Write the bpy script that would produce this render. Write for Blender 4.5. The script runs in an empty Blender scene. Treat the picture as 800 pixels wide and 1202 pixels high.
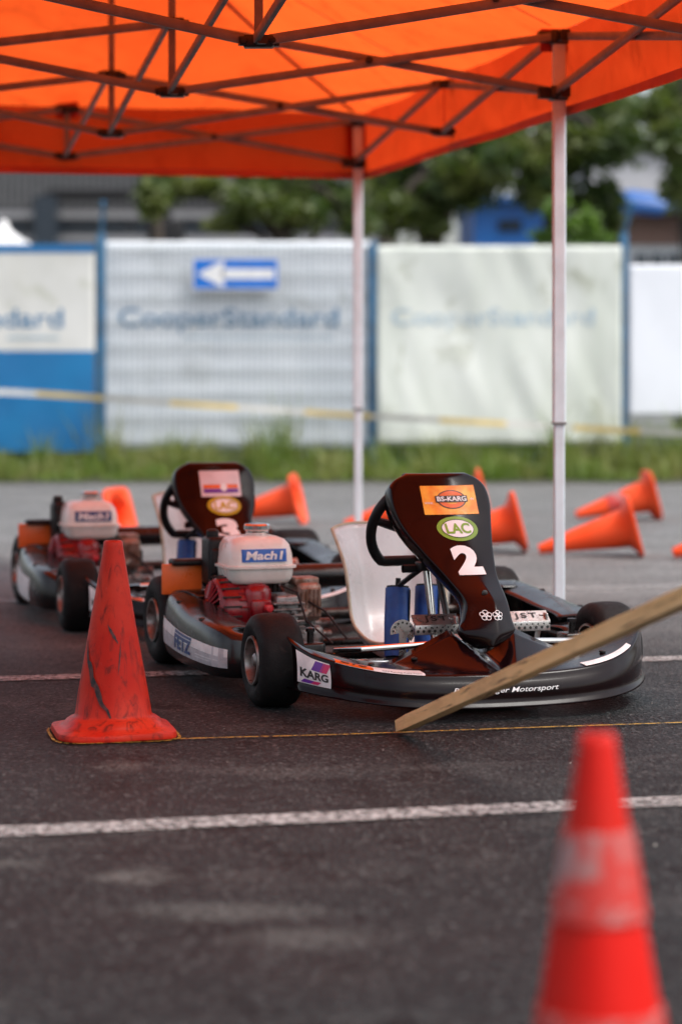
import bpy, bmesh, math, random
from mathutils import Vector, Matrix, noise as mnoise
random.seed(7)
sc = bpy.context.scene
COL = sc.collection
F = 2838.0; HC = 0.95; PI = math.pi

def P(px, py, d):
    "world point seen at photo pixel (px,py) at distance d"
    return Vector(((px-400)*d/F, d, HC-(py-430)*d/F))

# ------------------------------------------------------------------ materials
def new_mat(name):
    m = bpy.data.materials.new(name); m.use_nodes = True
    nt = m.node_tree; nt.nodes.clear()
    out = nt.nodes.new('ShaderNodeOutputMaterial')
    return m, nt, out
def N(nt, typ, **kw):
    n = nt.nodes.new(typ)
    for k, v in kw.items():
        if k.startswith('i_'):
            key = k[2:]
            key = int(key) if key.isdigit() else key.replace('_', ' ')
            n.inputs[key].default_value = v
        else: setattr(n, k, v)
    return n
def c4(c): return (c[0], c[1], c[2], 1.0)
def ramp(nt, fac, p0, p1, c0=(0,0,0), c1=(1,1,1)):
    r = nt.nodes.new('ShaderNodeValToRGB')
    e = r.color_ramp.elements
    e[0].position = p0; e[1].position = p1; e[0].color = c4(c0); e[1].color = c4(c1)
    nt.links.new(fac, r.inputs[0]); return r.outputs[0]
def mixc(nt, fac, a, b, mode='MIX'):
    m = nt.nodes.new('ShaderNodeMix'); m.data_type = 'RGBA'; m.blend_type = mode
    for sock, v in ((m.inputs[0], fac), (m.inputs[6], a), (m.inputs[7], b)):
        if hasattr(v, 'is_output'): nt.links.new(v, sock)
        elif isinstance(v, (int, float)): sock.default_value = v
        else: sock.default_value = c4(v)
    return m.outputs[2]
def noisef(nt, scale, detail=4, rough=.55, coord='Object', vec=None, dist=0.0, stretch=None):
    if vec is None:
        tc = nt.nodes.new('ShaderNodeTexCoord'); vec = tc.outputs[coord]
    if stretch:
        mp = nt.nodes.new('ShaderNodeMapping'); mp.inputs['Scale'].default_value = stretch
        nt.links.new(vec, mp.inputs[0]); vec = mp.outputs[0]
    n = nt.nodes.new('ShaderNodeTexNoise')
    n.inputs['Scale'].default_value = scale; n.inputs['Detail'].default_value = detail
    n.inputs['Roughness'].default_value = rough; n.inputs['Distortion'].default_value = dist
    nt.links.new(vec, n.inputs['Vector']); return n.outputs[0]
def mat(name, col, rough=.5, metal=0., spec=.5, col2=None, ns=12., lo=.4, hi=.65, bump=0., bs=80., rv=.12,
        coat=0., col3=None, ns3=40., lo3=.6, hi3=.7, stretch=None):
    m, nt, out = new_mat(name)
    b = N(nt, 'ShaderNodeBsdfPrincipled')
    b.inputs['Metallic'].default_value = metal
    b.inputs['Specular IOR Level'].default_value = spec
    b.inputs['Coat Weight'].default_value = coat; b.inputs['Coat Roughness'].default_value = .12
    if col2 is None: col2 = tuple(c*.8 for c in col)
    nf = noisef(nt, ns, stretch=stretch)
    c = mixc(nt, ramp(nt, nf, lo, hi), col, col2)
    if col3:
        c = mixc(nt, ramp(nt, noisef(nt, ns3, 6, .65, dist=.6), lo3, hi3), c, col3)
    nt.links.new(c, b.inputs['Base Color'])
    rf = noisef(nt, ns*2.3, 6, .6)
    mr = N(nt, 'ShaderNodeMapRange'); mr.inputs[1].default_value = .3; mr.inputs[2].default_value = .7
    mr.inputs[3].default_value = max(.02, rough-rv); mr.inputs[4].default_value = min(1, rough+rv)
    nt.links.new(rf, mr.inputs[0]); nt.links.new(mr.outputs[0], b.inputs['Roughness'])
    if bump:
        bp = N(nt, 'ShaderNodeBump'); bp.inputs['Strength'].default_value = bump; bp.inputs['Distance'].default_value = .004
        nt.links.new(noisef(nt, bs, 5), bp.inputs['Height']); nt.links.new(bp.outputs[0], b.inputs['Normal'])
    nt.links.new(b.outputs[0], out.inputs[0])
    return m

M = {}
M['body'] = mat('black_plastic', (.0055,.0018,.0024), .16, spec=.19, col2=(.007,.0025,.003), ns=5, rv=.06, bump=.04, bs=25, coat=.06, col3=(.012,.008,.008), ns3=22, lo3=.62, hi3=.75)
M['pod'] = mat('black_pod_plastic', (.006,.0055,.006), .22, spec=.48, col2=(.009,.008,.0085), ns=6, rv=.08, bump=.05, bs=30, col3=(.018,.016,.015), ns3=18, lo3=.58, hi3=.75)
M['rubber'] = mat('tyre_rubber', (.007,.007,.0075), .66, spec=.18, col2=(.010,.0095,.0095), ns=14, bump=.35, bs=220, col3=(.024,.021,.02), ns3=26, lo3=.58, hi3=.72)
M['rim'] = mat('rim_metal', (.33,.31,.3), .38, metal=.85, col2=(.16,.13,.11), ns=18, col3=(.08,.06,.05), ns3=30)
M['chrome'] = mat('chrome', (.75,.74,.73), .12, metal=1., rv=.06, col2=(.6,.58,.56))
M['steel'] = mat('dark_steel', (.07,.067,.064), .42, metal=.8, col2=(.035,.03,.028), ns=30, col3=(.1,.05,.03), ns3=60)
M['alu'] = mat('aluminium', (.55,.54,.53), .32, metal=.9, col2=(.4,.38,.36), ns=25, bump=.1)
M['castalu'] = mat('cast_aluminium', (.36,.35,.34), .45, metal=.7, col2=(.16,.155,.15), ns=22, bump=.4, bs=150, col3=(.06,.05,.04), ns3=50, lo3=.52, hi3=.68)
M['rust'] = mat('rusty_exhaust', (.34,.27,.23), .5, metal=.6, col2=(.16,.08,.05), ns=30, bump=.3, col3=(.06,.045,.04), ns3=45)
M['black'] = mat('matt_black', (.007,.007,.008), .5, spec=.3, col2=(.011,.0105,.0105), ns=30, bump=.1)
M['grip'] = mat('wheel_grip', (.006,.006,.007), .42, spec=.3, col2=(.01,.01,.01), ns=60, bump=.3, bs=400)
M['frame'] = mat('frame_paint', (.008,.007,.007), .3, spec=.35, col2=(.014,.012,.011), ns=18)
M['seat'] = mat('fibreglass', (.52,.56,.575), .3, spec=.5, col2=(.43,.46,.465), ns=5, bump=.15, bs=40, coat=.3, col3=(.3,.27,.21), ns3=16, lo3=.66, hi3=.82)
M['seat_edge'] = mat('fibreglass_edge', (.42,.39,.29), .5, col2=(.3,.27,.19), ns=20)
M['tank'] = mat('cream_tank', (.76,.74,.69), .32, col2=(.68,.66,.6), ns=9, coat=.3, col3=(.25,.2,.15), ns3=30, lo3=.68, hi3=.8)
M['red'] = mat('engine_red', (.24,.003,.010), .3, spec=.35, col2=(.14,.002,.006), ns=14, coat=.4, col3=(.05,.01,.01), ns3=40, lo3=.6, hi3=.72)
M['redknob'] = mat('red_knob', (.6,.03,.04), .35)
M['bluepad'] = mat('blue_padding', (.012,.07,.3), .5, col2=(.008,.04,.2), ns=20, bump=.2, bs=120)
M['orange'] = mat('orange_panel', (.75,.15,.02), .35, col2=(.62,.11,.015), ns=10, col3=(.3,.07,.02), ns3=30, lo3=.64, hi3=.8)
M['white'] = mat('white_vinyl', (.75,.75,.75), .4, col2=(.6,.6,.6), ns=25, col3=(.35,.33,.3), ns3=60, lo3=.64, hi3=.78)
M['whiteink'] = mat('white_ink', (.8,.8,.8), .4, col2=(.7,.7,.7))
M['ink'] = mat('black_ink', (.015,.015,.015), .4)
M['blueink'] = mat('blue_ink', (.02,.13,.5), .4, col2=(.02,.1,.42))
M['navyink'] = mat('navy_ink', (.02,.05,.17), .45, col2=(.05,.09,.2), ns=60)
M['purple'] = mat('purple_ink', (.12,.02,.3), .4)
M['crimson'] = mat('crimson_ink', (.5,.02,.12), .4)
M['orangeink'] = mat('orange_vinyl', (.85,.24,.015), .4, col2=(.95,.46,.05), ns=22)
M['orangeink2'] = mat('orange_ink', (.8,.13,.01), .4)
M['greenink'] = mat('green_ink', (.2,.38,.03), .4)
M['yellowink'] = mat('yellow_ink', (.5,.38,.02), .4)
M['greyink'] = mat('grey_print', (.45,.45,.47), .45, col2=(.32,.32,.34), ns=40, bump=.1)
M['pinkish'] = mat('pale_vinyl', (.72,.62,.64), .4)
M['pole'] = mat('white_powder_coat', (.6,.68,.74), .35, col2=(.54,.61,.66), ns=12, col3=(.36,.38,.4), ns3=30, lo3=.66, hi3=.78)
M['bar'] = mat('truss_bar_paint', (.2,.195,.195), .5, col2=(.15,.145,.145), ns=15)
M['bracket'] = mat('black_nylon', (.012,.011,.011), .4)
M['wood'] = None
M['post_blue'] = mat('fence_blue', (.03,.14,.27), .4, col2=(.04,.1,.17), ns=8)
M['wire'] = mat('fence_wire', (.3,.36,.38), .5, col2=(.2,.25,.27), ns=8)
M['banner_mid'] = mat('banner_white', (.76,.79,.82), .55, col2=(.64,.68,.72), ns=1.4, bump=.0, col3=(.36,.38,.36), ns3=2.2, lo3=.56, hi3=.85, stretch=(1,1,.35))
M['banner_old'] = mat('banner_weathered', (.7,.73,.68), .55, col2=(.6,.64,.57), ns=1.3, col3=(.16,.17,.06), ns3=1.9, lo3=.57, hi3=.8, stretch=(1.6,1,.45))
M['banner_left'] = mat('banner_grey', (.68,.68,.65), .55, col2=(.58,.58,.54), ns=1.5, col3=(.3,.32,.18), ns3=2.0, lo3=.6, hi3=.85)
M['banner_blue'] = mat('banner_blue', (.006,.17,.40), .5, col2=(.008,.13,.33), ns=1.5)
M['banner_clean'] = mat('banner_clean', (.82,.85,.9), .5, col2=(.76,.79,.84), ns=1.)
M['faded'] = mat('faded_print', (.3,.42,.5), .55, col2=(.42,.52,.56), ns=6)
M['faded_more'] = mat('very_faded_print', (.40,.52,.60), .55, col2=(.56,.62,.62), ns=4, lo=.4, hi=.66)
M['print_blue'] = mat('printed_blue', (.07,.2,.36), .55, col2=(.16,.28,.42), ns=4)
M['signblue'] = mat('sign_blue', (.005,.16,.6), .35)
M['cladding'] = mat('grey_cladding', (.085,.085,.088), .5, col2=(.065,.065,.068), ns=.8)
M['cladlight'] = mat('pale_cladding', (.3,.3,.31), .5)
M['rib'] = mat('cladding_rib', (.15,.15,.152), .5)
M['darkwin'] = mat('dark_glazing', (.02,.03,.045), .2, col2=(.03,.04,.05))
M['brick'] = None
M['roofblue'] = mat('blue_roof', (.015,.13,.42), .4, col2=(.02,.1,.33), ns=1.)
M['pale'] = mat('pale_render', (.48,.48,.5), .7, ns=1.)
M['bark'] = mat('bark', (.06,.045,.035), .85, col2=(.035,.028,.022), ns=6, bump=.6, bs=14)
M['soil'] = mat('verge_soil', (.04,.033,.024), .95, col2=(.04,.05,.02), ns=3, bump=.6, bs=20)
M['pebble'] = mat('grit', (.17,.155,.14), .8, col2=(.05,.048,.045), ns=30)

def cone_mat(name, base, faded, dirt=.62, rough=.38):
    m, nt, out = new_mat(name)
    b = N(nt, 'ShaderNodeBsdfPrincipled'); b.inputs['Roughness'].default_value = rough; b.inputs['Specular IOR Level'].default_value = .14
    c = mixc(nt, ramp(nt, noisef(nt, 6, 4), .38, .68), base, faded)
    streak = noisef(nt, 26, 8, .7, dist=1.6, stretch=(1,1,.28))
    c = mixc(nt, ramp(nt, streak, dirt, dirt+.14), c, (.15,.014,.01))
    c = mixc(nt, ramp(nt, noisef(nt, 55, 8, .75, dist=1.), .62, .74), c, tuple(x*.6+.05 for x in faded))
    nt.links.new(c, b.inputs['Base Color'])
    b.inputs['Subsurface Weight'].default_value = 0.0
    bp = N(nt, 'ShaderNodeBump'); bp.inputs['Strength'].default_value = .15; bp.inputs['Distance'].default_value = .004
    nt.links.new(noisef(nt, 60, 6), bp.inputs['Height']); nt.links.new(bp.outputs[0], b.inputs['Normal'])
    nt.links.new(b.outputs[0], out.inputs[0]); return m
M['cone_old'] = cone_mat('scuffed_red_cone', (.44,.014,.006), (.52,.036,.016), .525)
M['cone_new'] = cone_mat('orange_cone', (.85,.075,.018), (.8,.1,.035), .68)
M['cone_red'] = cone_mat('red_cone', (.58,.012,.008), (.5,.02,.012), .66)
def band_mat():
    m, nt, out = new_mat('worn_reflective_band')
    b = N(nt, 'ShaderNodeBsdfPrincipled'); b.inputs['Roughness'].default_value = .4
    c = mixc(nt, ramp(nt, noisef(nt, 11, 4, .6, dist=.8), .36, .5), (.36,.2,.19), (.5,.03,.022))
    c = mixc(nt, ramp(nt, noisef(nt, 40, 5), .55, .72), c, (.3,.2,.19))
    nt.links.new(c, b.inputs['Base Color']); nt.links.new(b.outputs[0], out.inputs[0]); return m
M['band'] = band_mat(); M['hem'] = mat('canopy_hem', (.5,.08,.03), .7, col2=(.42,.06,.025), ns=8)

def wood_mat():
    m, nt, out = new_mat('timber')
    b = N(nt, 'ShaderNodeBsdfPrincipled'); b.inputs['Roughness'].default_value = .6
    g = noisef(nt, 30, 8, .65, stretch=(.05,1,1), dist=.5)
    c = mixc(nt, ramp(nt, g, .35, .65), (.9,.6,.29), (.76,.46,.19))
    c = mixc(nt, ramp(nt, noisef(nt, 6, 6, .7, stretch=(.4,1,1)), .52, .74), c, (.5,.3,.14))
    c = mixc(nt, ramp(nt, noisef(nt, 90, 4, stretch=(.06,1,1)), .6, .68), c, (.1,.05,.02))
    nt.links.new(c, b.inputs['Base Color'])
    bp = N(nt, 'ShaderNodeBump'); bp.inputs['Strength'].default_value = .4; bp.inputs['Distance'].default_value = .002
    nt.links.new(g, bp.inputs['Height']); nt.links.new(bp.outputs[0], b.inputs['Normal'])
    nt.links.new(b.outputs[0], out.inputs[0]); return m
M['wood'] = wood_mat()

def brick_mat():
    m, nt, out = new_mat('brown_brick')
    b = N(nt, 'ShaderNodeBsdfPrincipled'); b.inputs['Roughness'].default_value = .85
    tc = N(nt, 'ShaderNodeTexCoord'); mp = N(nt, 'ShaderNodeMapping'); mp.inputs['Rotation'].default_value = (PI/2, 0, 0)
    nt.links.new(tc.outputs['Object'], mp.inputs[0])
    br = N(nt, 'ShaderNodeTexBrick'); br.inputs['Scale'].default_value = 4
    br.inputs['Color1'].default_value = (.2,.1,.07,1); br.inputs['Color2'].default_value = (.15,.08,.06,1); br.inputs['Mortar'].default_value = (.25,.22,.2,1)
    nt.links.new(mp.outputs[0], br.inputs['Vector']); nt.links.new(br.outputs[0], b.inputs['Base Color'])
    nt.links.new(b.outputs[0], out.inputs[0]); return m
M['brick'] = brick_mat()

def canopy_mat(name='orange_canopy_fabric', k=(1,1,1)):
    m, nt, out = new_mat(name)
    tr = N(nt, 'ShaderNodeBsdfTranslucent'); di = N(nt, 'ShaderNodeBsdfDiffuse')
    c = mixc(nt, ramp(nt, noisef(nt, 2.2, 5, .6), .35, .7), (.95,.116,.018), (.86,.09,.014))
    c2 = mixc(nt, ramp(nt, noisef(nt, 9, 5, .6, stretch=(1,1,.4)), .55, .75), c, (.66,.066,.011))
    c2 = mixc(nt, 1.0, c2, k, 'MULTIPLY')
    nt.links.new(c2, tr.inputs[0]); di.inputs[0].default_value = (.78,.08,.013,1)
    bp = N(nt, 'ShaderNodeBump'); bp.inputs['Strength'].default_value = .6; bp.inputs['Distance'].default_value = .05
    nt.links.new(noisef(nt, 3, 2.5, .5, dist=.6), bp.inputs['Height'])
    nt.links.new(bp.outputs[0], tr.inputs['Normal']); nt.links.new(bp.outputs[0], di.inputs['Normal'])
    mx = N(nt, 'ShaderNodeMixShader'); mx.inputs[0].default_value = .32
    nt.links.new(tr.outputs[0], mx.inputs[1]); nt.links.new(di.outputs[0], mx.inputs[2])
    nt.links.new(mx.outputs[0], out.inputs[0]); return m
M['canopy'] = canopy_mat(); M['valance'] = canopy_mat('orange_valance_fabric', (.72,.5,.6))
M['seam'] = mat('canopy_seam', (.5,.025,.008), .7)

def leaf_mat(name, a, b_, c_):
    m, nt, out = new_mat(name)
    tr = N(nt, 'ShaderNodeBsdfTranslucent')
    di = N(nt, 'ShaderNodeBsdfPrincipled'); di.inputs['Roughness'].default_value = .5
    g = N(nt, 'ShaderNodeNewGeometry')
    c = mixc(nt, g.outputs['Random Per Island'], a, b_)
    c = mixc(nt, ramp(nt, noisef(nt, 1.3, 3), .45, .62), c, c_)
    nt.links.new(c, di.inputs['Base Color'])
    c2 = mixc(nt, 1.0, c, (1.3,1.5,.6), 'MULTIPLY'); nt.links.new(c2, tr.inputs[0])
    mx = N(nt, 'ShaderNodeMixShader'); mx.inputs[0].default_value = .35
    nt.links.new(di.outputs[0], mx.inputs[1]); nt.links.new(tr.outputs[0], mx.inputs[2])
    nt.links.new(mx.outputs[0], out.inputs[0]); return m
M['leaf'] = leaf_mat('dark_leaves', (.034,.066,.017), (.08,.12,.03), (.14,.16,.045))
M['leaf_light'] = leaf_mat('light_leaves', (.07,.14,.025), (.12,.21,.04), (.16,.25,.06))
M['grass'] = leaf_mat('grass_blades', (.09,.15,.025), (.19,.26,.05), (.26,.26,.1))

def asphalt_mat():
    m, nt, out = new_mat('worn_asphalt')
    b = N(nt, 'ShaderNodeBsdfPrincipled')
    tc = N(nt, 'ShaderNodeTexCoord'); v = tc.outputs['Object']
    big = noisef(nt, .55, 5, .6, vec=v)
    c = mixc(nt, ramp(nt, big, .35, .68), (.0145,.0168,.0176), (.032,.0352,.0362))
    patch = noisef(nt, 2.1, 8, .62, vec=v, dist=.6, stretch=(.6,1.3,1))
    c = mixc(nt, ramp(nt, patch, .54, .70), c, (.062,.062,.060))
    dark = noisef(nt, 4.5, 6, .6, vec=v, dist=.4)
    c = mixc(nt, ramp(nt, dark, .54, .66), c, (.0095,.0098,.0102))
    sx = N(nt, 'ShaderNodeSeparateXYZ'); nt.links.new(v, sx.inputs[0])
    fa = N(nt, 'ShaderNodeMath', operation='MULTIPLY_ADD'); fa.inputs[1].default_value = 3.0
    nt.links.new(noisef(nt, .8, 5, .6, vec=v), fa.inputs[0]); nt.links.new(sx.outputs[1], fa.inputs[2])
    far_light = N(nt, 'ShaderNodeMapRange'); far_light.inputs[1].default_value = 9.0; far_light.inputs[2].default_value = 12.0; nt.links.new(fa.outputs[0], far_light.inputs[0])
    c = mixc(nt, far_light.outputs[0], c, mixc(nt, ramp(nt, patch, .4, .7), (.17,.167,.163), (.25,.245,.24)))  # brighter open-sky light beyond the canopy, painted into the far ground colour
    near_dim = N(nt, 'ShaderNodeMapRange'); near_dim.inputs[1].default_value = 4.6; near_dim.inputs[2].default_value = 8.6; near_dim.inputs[3].default_value = .6; near_dim.inputs[4].default_value = 1.; nt.links.new(fa.outputs[0], near_dim.inputs[0])
    c = mixc(nt, 1.0, c, near_dim.outputs[0], 'MULTIPLY')  # foreground dimness painted in: base colour multiplied down towards the camera
    # hairline cracks
    wv = N(nt, 'ShaderNodeVectorMath', operation='MULTIPLY_ADD'); nc = N(nt, 'ShaderNodeTexNoise'); nc.inputs['Scale'].default_value = 3; nc.inputs['Detail'].default_value = 6
    nt.links.new(v, nc.inputs['Vector']); nt.links.new(nc.outputs['Color'], wv.inputs[0]); wv.inputs[1].default_value = (.5,.5,0); nt.links.new(v, wv.inputs[2])
    vc = N(nt, 'ShaderNodeTexVoronoi'); vc.feature = 'DISTANCE_TO_EDGE'; vc.inputs['Scale'].default_value = .9; nt.links.new(wv.outputs[0], vc.inputs['Vector'])
    ck = ramp(nt, vc.outputs['Distance'], .0, .006, (.8,.8,.8), (0,0,0))
    ck = mixc(nt, 1.0, ck, ramp(nt, noisef(nt, .9, 3, vec=v), .5, .6), 'MULTIPLY')
    c = mixc(nt, ck, c, (.004,.004,.004))
    # worn pale marks where old paint was scrubbed off
    for (x, y, rx, ry, s) in ((-.37, 4.5, .14, .1, .6), (-.72, 4.62, .25, .07, .5), (-.52, 5.75, .09, .14, .5), (-.2, 4.2, .3, .11, .55), (-.06, 4.02, .2, .12, .45), (-.55,3.6,.1,.04,.6)):
        mp = N(nt, 'ShaderNodeMapping'); mp.vector_type = 'POINT'
        mp.inputs['Location'].default_value = (-x/rx, -y/ry, 0); mp.inputs['Scale'].default_value = (1/rx, 1/ry, 0)
        nt.links.new(v, mp.inputs[0])
        ln = N(nt, 'ShaderNodeVectorMath', operation='LENGTH'); nt.links.new(mp.outputs[0], ln.inputs[0])
        ad = N(nt, 'ShaderNodeMath', operation='MULTIPLY_ADD'); ad.inputs[1].default_value = 1.6
        nt.links.new(noisef(nt, 9, 7, .7, vec=v), ad.inputs[0]); nt.links.new(ln.outputs['Value'], ad.inputs[2])
        f = ramp(nt, ad.outputs[0], 1.0/2.0*1.0, 1.0, (s,s,s), (0,0,0))
        dv = N(nt, 'ShaderNodeMath', operation='MULTIPLY'); dv.inputs[1].default_value = .62; nt.links.new(ad.outputs[0], dv.inputs[0])
        f2 = ramp(nt, dv.outputs[0], .62, 1.05, (s,s,s), (0,0,0))
        c = mixc(nt, f2, c, (.11,.108,.1))
    # aggregate
    vo = N(nt, 'ShaderNodeTexVoronoi'); vo.inputs['Scale'].default_value = 120; nt.links.new(v, vo.inputs['Vector'])
    sp = N(nt, 'ShaderNodeSeparateColor'); nt.links.new(vo.outputs['Color'], sp.inputs[0])
    c = mixc(nt, ramp(nt, sp.outputs[0], .84, .97, (0,0,0), (.55,.55,.55)), c, (.12,.12,.118))
    c = mixc(nt, ramp(nt, sp.outputs[1], .6, .9, (0,0,0), (.85,.85,.85)), c, (.004,.004,.005))
    fine = noisef(nt, 260, 3, .6, vec=v)
    c = mixc(nt, ramp(nt, fine, .6, .76, (0,0,0), (.4,.4,.4)), c, (.12,.12,.118))
    nt.links.new(c, b.inputs['Base Color'])
    mr = N(nt, 'ShaderNodeMapRange'); mr.inputs[1].default_value = .35; mr.inputs[2].default_value = .7
    mr.inputs[3].default_value = .5; mr.inputs[4].default_value = .78
    nt.links.new(big, mr.inputs[0]); nt.links.new(mr.outputs[0], b.inputs['Roughness'])
    b.inputs['Specular IOR Level'].default_value = .12
    b1 = N(nt, 'ShaderNodeBump'); b1.inputs['Strength'].default_value = .75; b1.inputs['Distance'].default_value = .006
    nt.links.new(vo.outputs['Distance'], b1.inputs['Height'])
    b2 = N(nt, 'ShaderNodeBump'); b2.inputs['Strength'].default_value = .5; b2.inputs['Distance'].default_value = .012
    nt.links.new(noisef(nt, 45, 6, .65, vec=v), b2.inputs['Height']); nt.links.new(b1.outputs[0], b2.inputs['Normal'])
    nt.links.new(b2.outputs[0], b.inputs['Normal'])
    nt.links.new(b.outputs[0], out.inputs[0]); return m
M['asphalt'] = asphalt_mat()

def worn_paint(name, col, lo, hi, sc_=28):
    m, nt, out = new_mat(name)
    b = N(nt, 'ShaderNodeBsdfPrincipled'); b.inputs['Roughness'].default_value = .7
    c = mixc(nt, ramp(nt, noisef(nt, 60, 6, .7), .4, .65), col, tuple(x*.45 for x in col))
    nt.links.new(c, b.inputs['Base Color'])
    t = N(nt, 'ShaderNodeBsdfTransparent'); mx = N(nt, 'ShaderNodeMixShader')
    nt.links.new(ramp(nt, noisef(nt, sc_, 8, .75), lo, hi), mx.inputs[0])
    nt.links.new(b.outputs[0], mx.inputs[1]); nt.links.new(t.outputs[0], mx.inputs[2])
    nt.links.new(mx.outputs[0], out.inputs[0]); return m
M['line'] = worn_paint('worn_white_paint', (.36,.35,.34), .45, .6, 48)
M['chalk'] = worn_paint('yellow_chalk', (.42,.27,.03), .5, .6, 60)
M['tape_y'] = mat('yellow_tape', (.62,.47,.17), .5)
M['tape_w'] = mat('white_tape', (.55,.54,.5), .5)

# ------------------------------------------------------------------ objects
def tag(o, label=None, cat=None, group=None, kind=None):
    if label: o['label'] = label
    if cat: o['category'] = cat
    if group: o['group'] = group
    if kind: o['kind'] = kind
    return o
def thing(name, label, cat, loc=(0,0,0), rz=0, group=None):
    o = bpy.data.objects.new(name, None); o.empty_display_size = .1
    COL.objects.link(o); o.location = loc; o.rotation_euler = (0,0,rz)
    return tag(o, label, cat, group)
def obj(name, V, Fc, mats, parent=None, smooth=True, mi=None, sharp=None):
    me = bpy.data.meshes.new(name)
    me.from_pydata([tuple(v) for v in V], [], Fc); me.update()
    if not isinstance(mats, (list, tuple)): mats = [mats]
    for m in mats: me.materials.append(m)
    if mi:
        for p, i in zip(me.polygons, mi): p.material_index = i
    if smooth: me.polygons.foreach_set('use_smooth', [True]*len(me.polygons))
    o = bpy.data.objects.new(name, me); COL.objects.link(o)
    if parent: o.parent = parent
    if smooth and sharp:
        me.set_sharp_from_angle(angle=math.radians(sharp))
    return o
class MB:
    def __init__(s): s.V = []; s.F = []; s.I = []
    def add(s, V, Fc, mi=0):
        n = len(s.V); s.V += [Vector(v) for v in V]; s.F += [tuple(i+n for i in f) for f in Fc]; s.I += [mi]*len(Fc); return s
    def box(s, a, b, mi=0, bev=.0, rot=None, c=None):
        x0,y0,z0 = a; x1,y1,z1 = b
        if bev <= 0:
            V = [(x0,y0,z0),(x1,y0,z0),(x1,y1,z0),(x0,y1,z0),(x0,y0,z1),(x1,y0,z1),(x1,y1,z1),(x0,y1,z1)]
            Fc = [(0,3,2,1),(4,5,6,7),(0,1,5,4),(1,2,6,5),(2,3,7,6),(3,0,4,7)]
        else:
            V, Fc = rbox(a, b, bev)
        if rot is not None:
            cc = Vector(c) if c is not None else Vector(((x0+x1)/2,(y0+y1)/2,(z0+z1)/2))
            V = [rot @ (Vector(v)-cc) + cc for v in V]
        return s.add(V, Fc, mi)
    def tube(s, pts, r, n=10, mi=0, closed=False, cap=True):
        pts = [Vector(p) for p in pts]; L = len(pts)
        rr = r if isinstance(r, (list, tuple)) else [r]*L
        V = []; prev = None
        for i, p in enumerate(pts):
            if closed: t = (pts[(i+1)%L]-pts[i-1]).normalized()
            else: t = (pts[min(i+1,L-1)]-pts[max(i-1,0)]).normalized()
            if prev is None:
                a = Vector((0,0,1)) if abs(t.z) < .9 else Vector((1,0,0))
                u = t.cross(a).normalized()
            else: u = (prev - t*prev.dot(t)).normalized()
            prev = u; w = t.cross(u)
            for k in range(n):
                an = 2*PI*k/n; V.append(p + (u*math.cos(an)+w*math.sin(an))*rr[i])
        Fc = []
        for i in range(L if closed else L-1):
            j = (i+1)%L
            for k in range(n):
                Fc.append((i*n+k, i*n+(k+1)%n, j*n+(k+1)%n, j*n+k))
        if cap and not closed:
            Fc.append(tuple(range(n-1,-1,-1))); Fc.append(tuple((L-1)*n+k for k in range(n)))
        return s.add(V, Fc, mi)
    def lathe(s, prof, c=(0,0,0), axis='z', n=40, mi=0):
        "prof: list of (radius, height along axis)"
        V = []; Fc = []; c = Vector(c)
        for (r, h) in prof:
            for k in range(n):
                a = 2*PI*k/n; x, y = r*math.cos(a), r*math.sin(a)
                V.append(c + (Vector((x,y,h)) if axis=='z' else Vector((h,x,y)) if axis=='x' else Vector((x,h,y))))
        m = len(prof)
        for i in range(m-1):
            for k in range(n): Fc.append((i*n+k, i*n+(k+1)%n, (i+1)*n+(k+1)%n, (i+1)*n+k))
        return s.add(V, Fc, mi)
    def sqbar(s, p, q, w, h=None, mi=0):
        p = Vector(p); q = Vector(q); h = h or w; t = (q-p).normalized()
        a = Vector((0,0,1)) if abs(t.z) < .95 else Vector((1,0,0))
        u = t.cross(a).normalized()*w/2; v = u.normalized().cross(t)*h/2
        b = .22
        ring = [(-1,-1+b),(-1,1-b),(-1+b,1),(1-b,1),(1,1-b),(1,-1+b),(1-b,-1),(-1+b,-1)]
        V = [e+u*x+v*y for e in (p,q) for x,y in ring]
        Fc = [(i,(i+1)%8,8+(i+1)%8,8+i) for i in range(8)] + [tuple(range(7,-1,-1)), tuple(range(8,16))]
        return s.add(V, Fc, mi)
    def build(s, name, mats, parent=None, smooth=True, sharp=35):
        return obj(name, s.V, s.F, mats, parent, smooth, s.I if any(s.I) else None, sharp)
def rbox(a, b, r, n=3):
    "rounded box by superposing a rounded-rectangle stack"
    x0,y0,z0 = a; x1,y1,z1 = b
    r = min(r, (x1-x0)/2.01, (y1-y0)/2.01, (z1-z0)/2.01)
    V = []; rows = []
    for top in (0,1):
        for i in range(n+1):
            t = (i/n)*PI/2
            if top == 0: ins = r*(1-math.sin(t)); z = z0 + r*(1-math.cos(t))
            else: ins = r*(1-math.cos(t)); z = z1 - r*(1-math.sin(t))
            row = []
            for (cx, cy, a0) in ((x1-r,y1-r,0),(x0+r,y1-r,PI/2),(x0+r,y0+r,PI),(x1-r,y0+r,1.5*PI)):
                for k in range(n+1):
                    an = a0 + (k/n)*PI/2; rad = max(r-ins, .0001)
                    row.append(len(V)); V.append((cx+rad*math.cos(an), cy+rad*math.sin(an), z))
            rows.append(row)
    Fc = []; L = len(rows[0])
    for i in range(len(rows)-1):
        for k in range(L): Fc.append((rows[i][k], rows[i][(k+1)%L], rows[i+1][(k+1)%L], rows[i+1][k]))
    Fc.append(tuple(reversed(rows[0]))); Fc.append(tuple(rows[-1]))
    return V, Fc
def grid(nu, nv, f):
    V = [f(i/(nu-1), j/(nv-1)) for j in range(nv) for i in range(nu)]
    Fc = [(j*nu+i, j*nu+i+1, (j+1)*nu+i+1, (j+1)*nu+i) for j in range(nv-1) for i in range(nu-1)]
    return V, Fc
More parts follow.
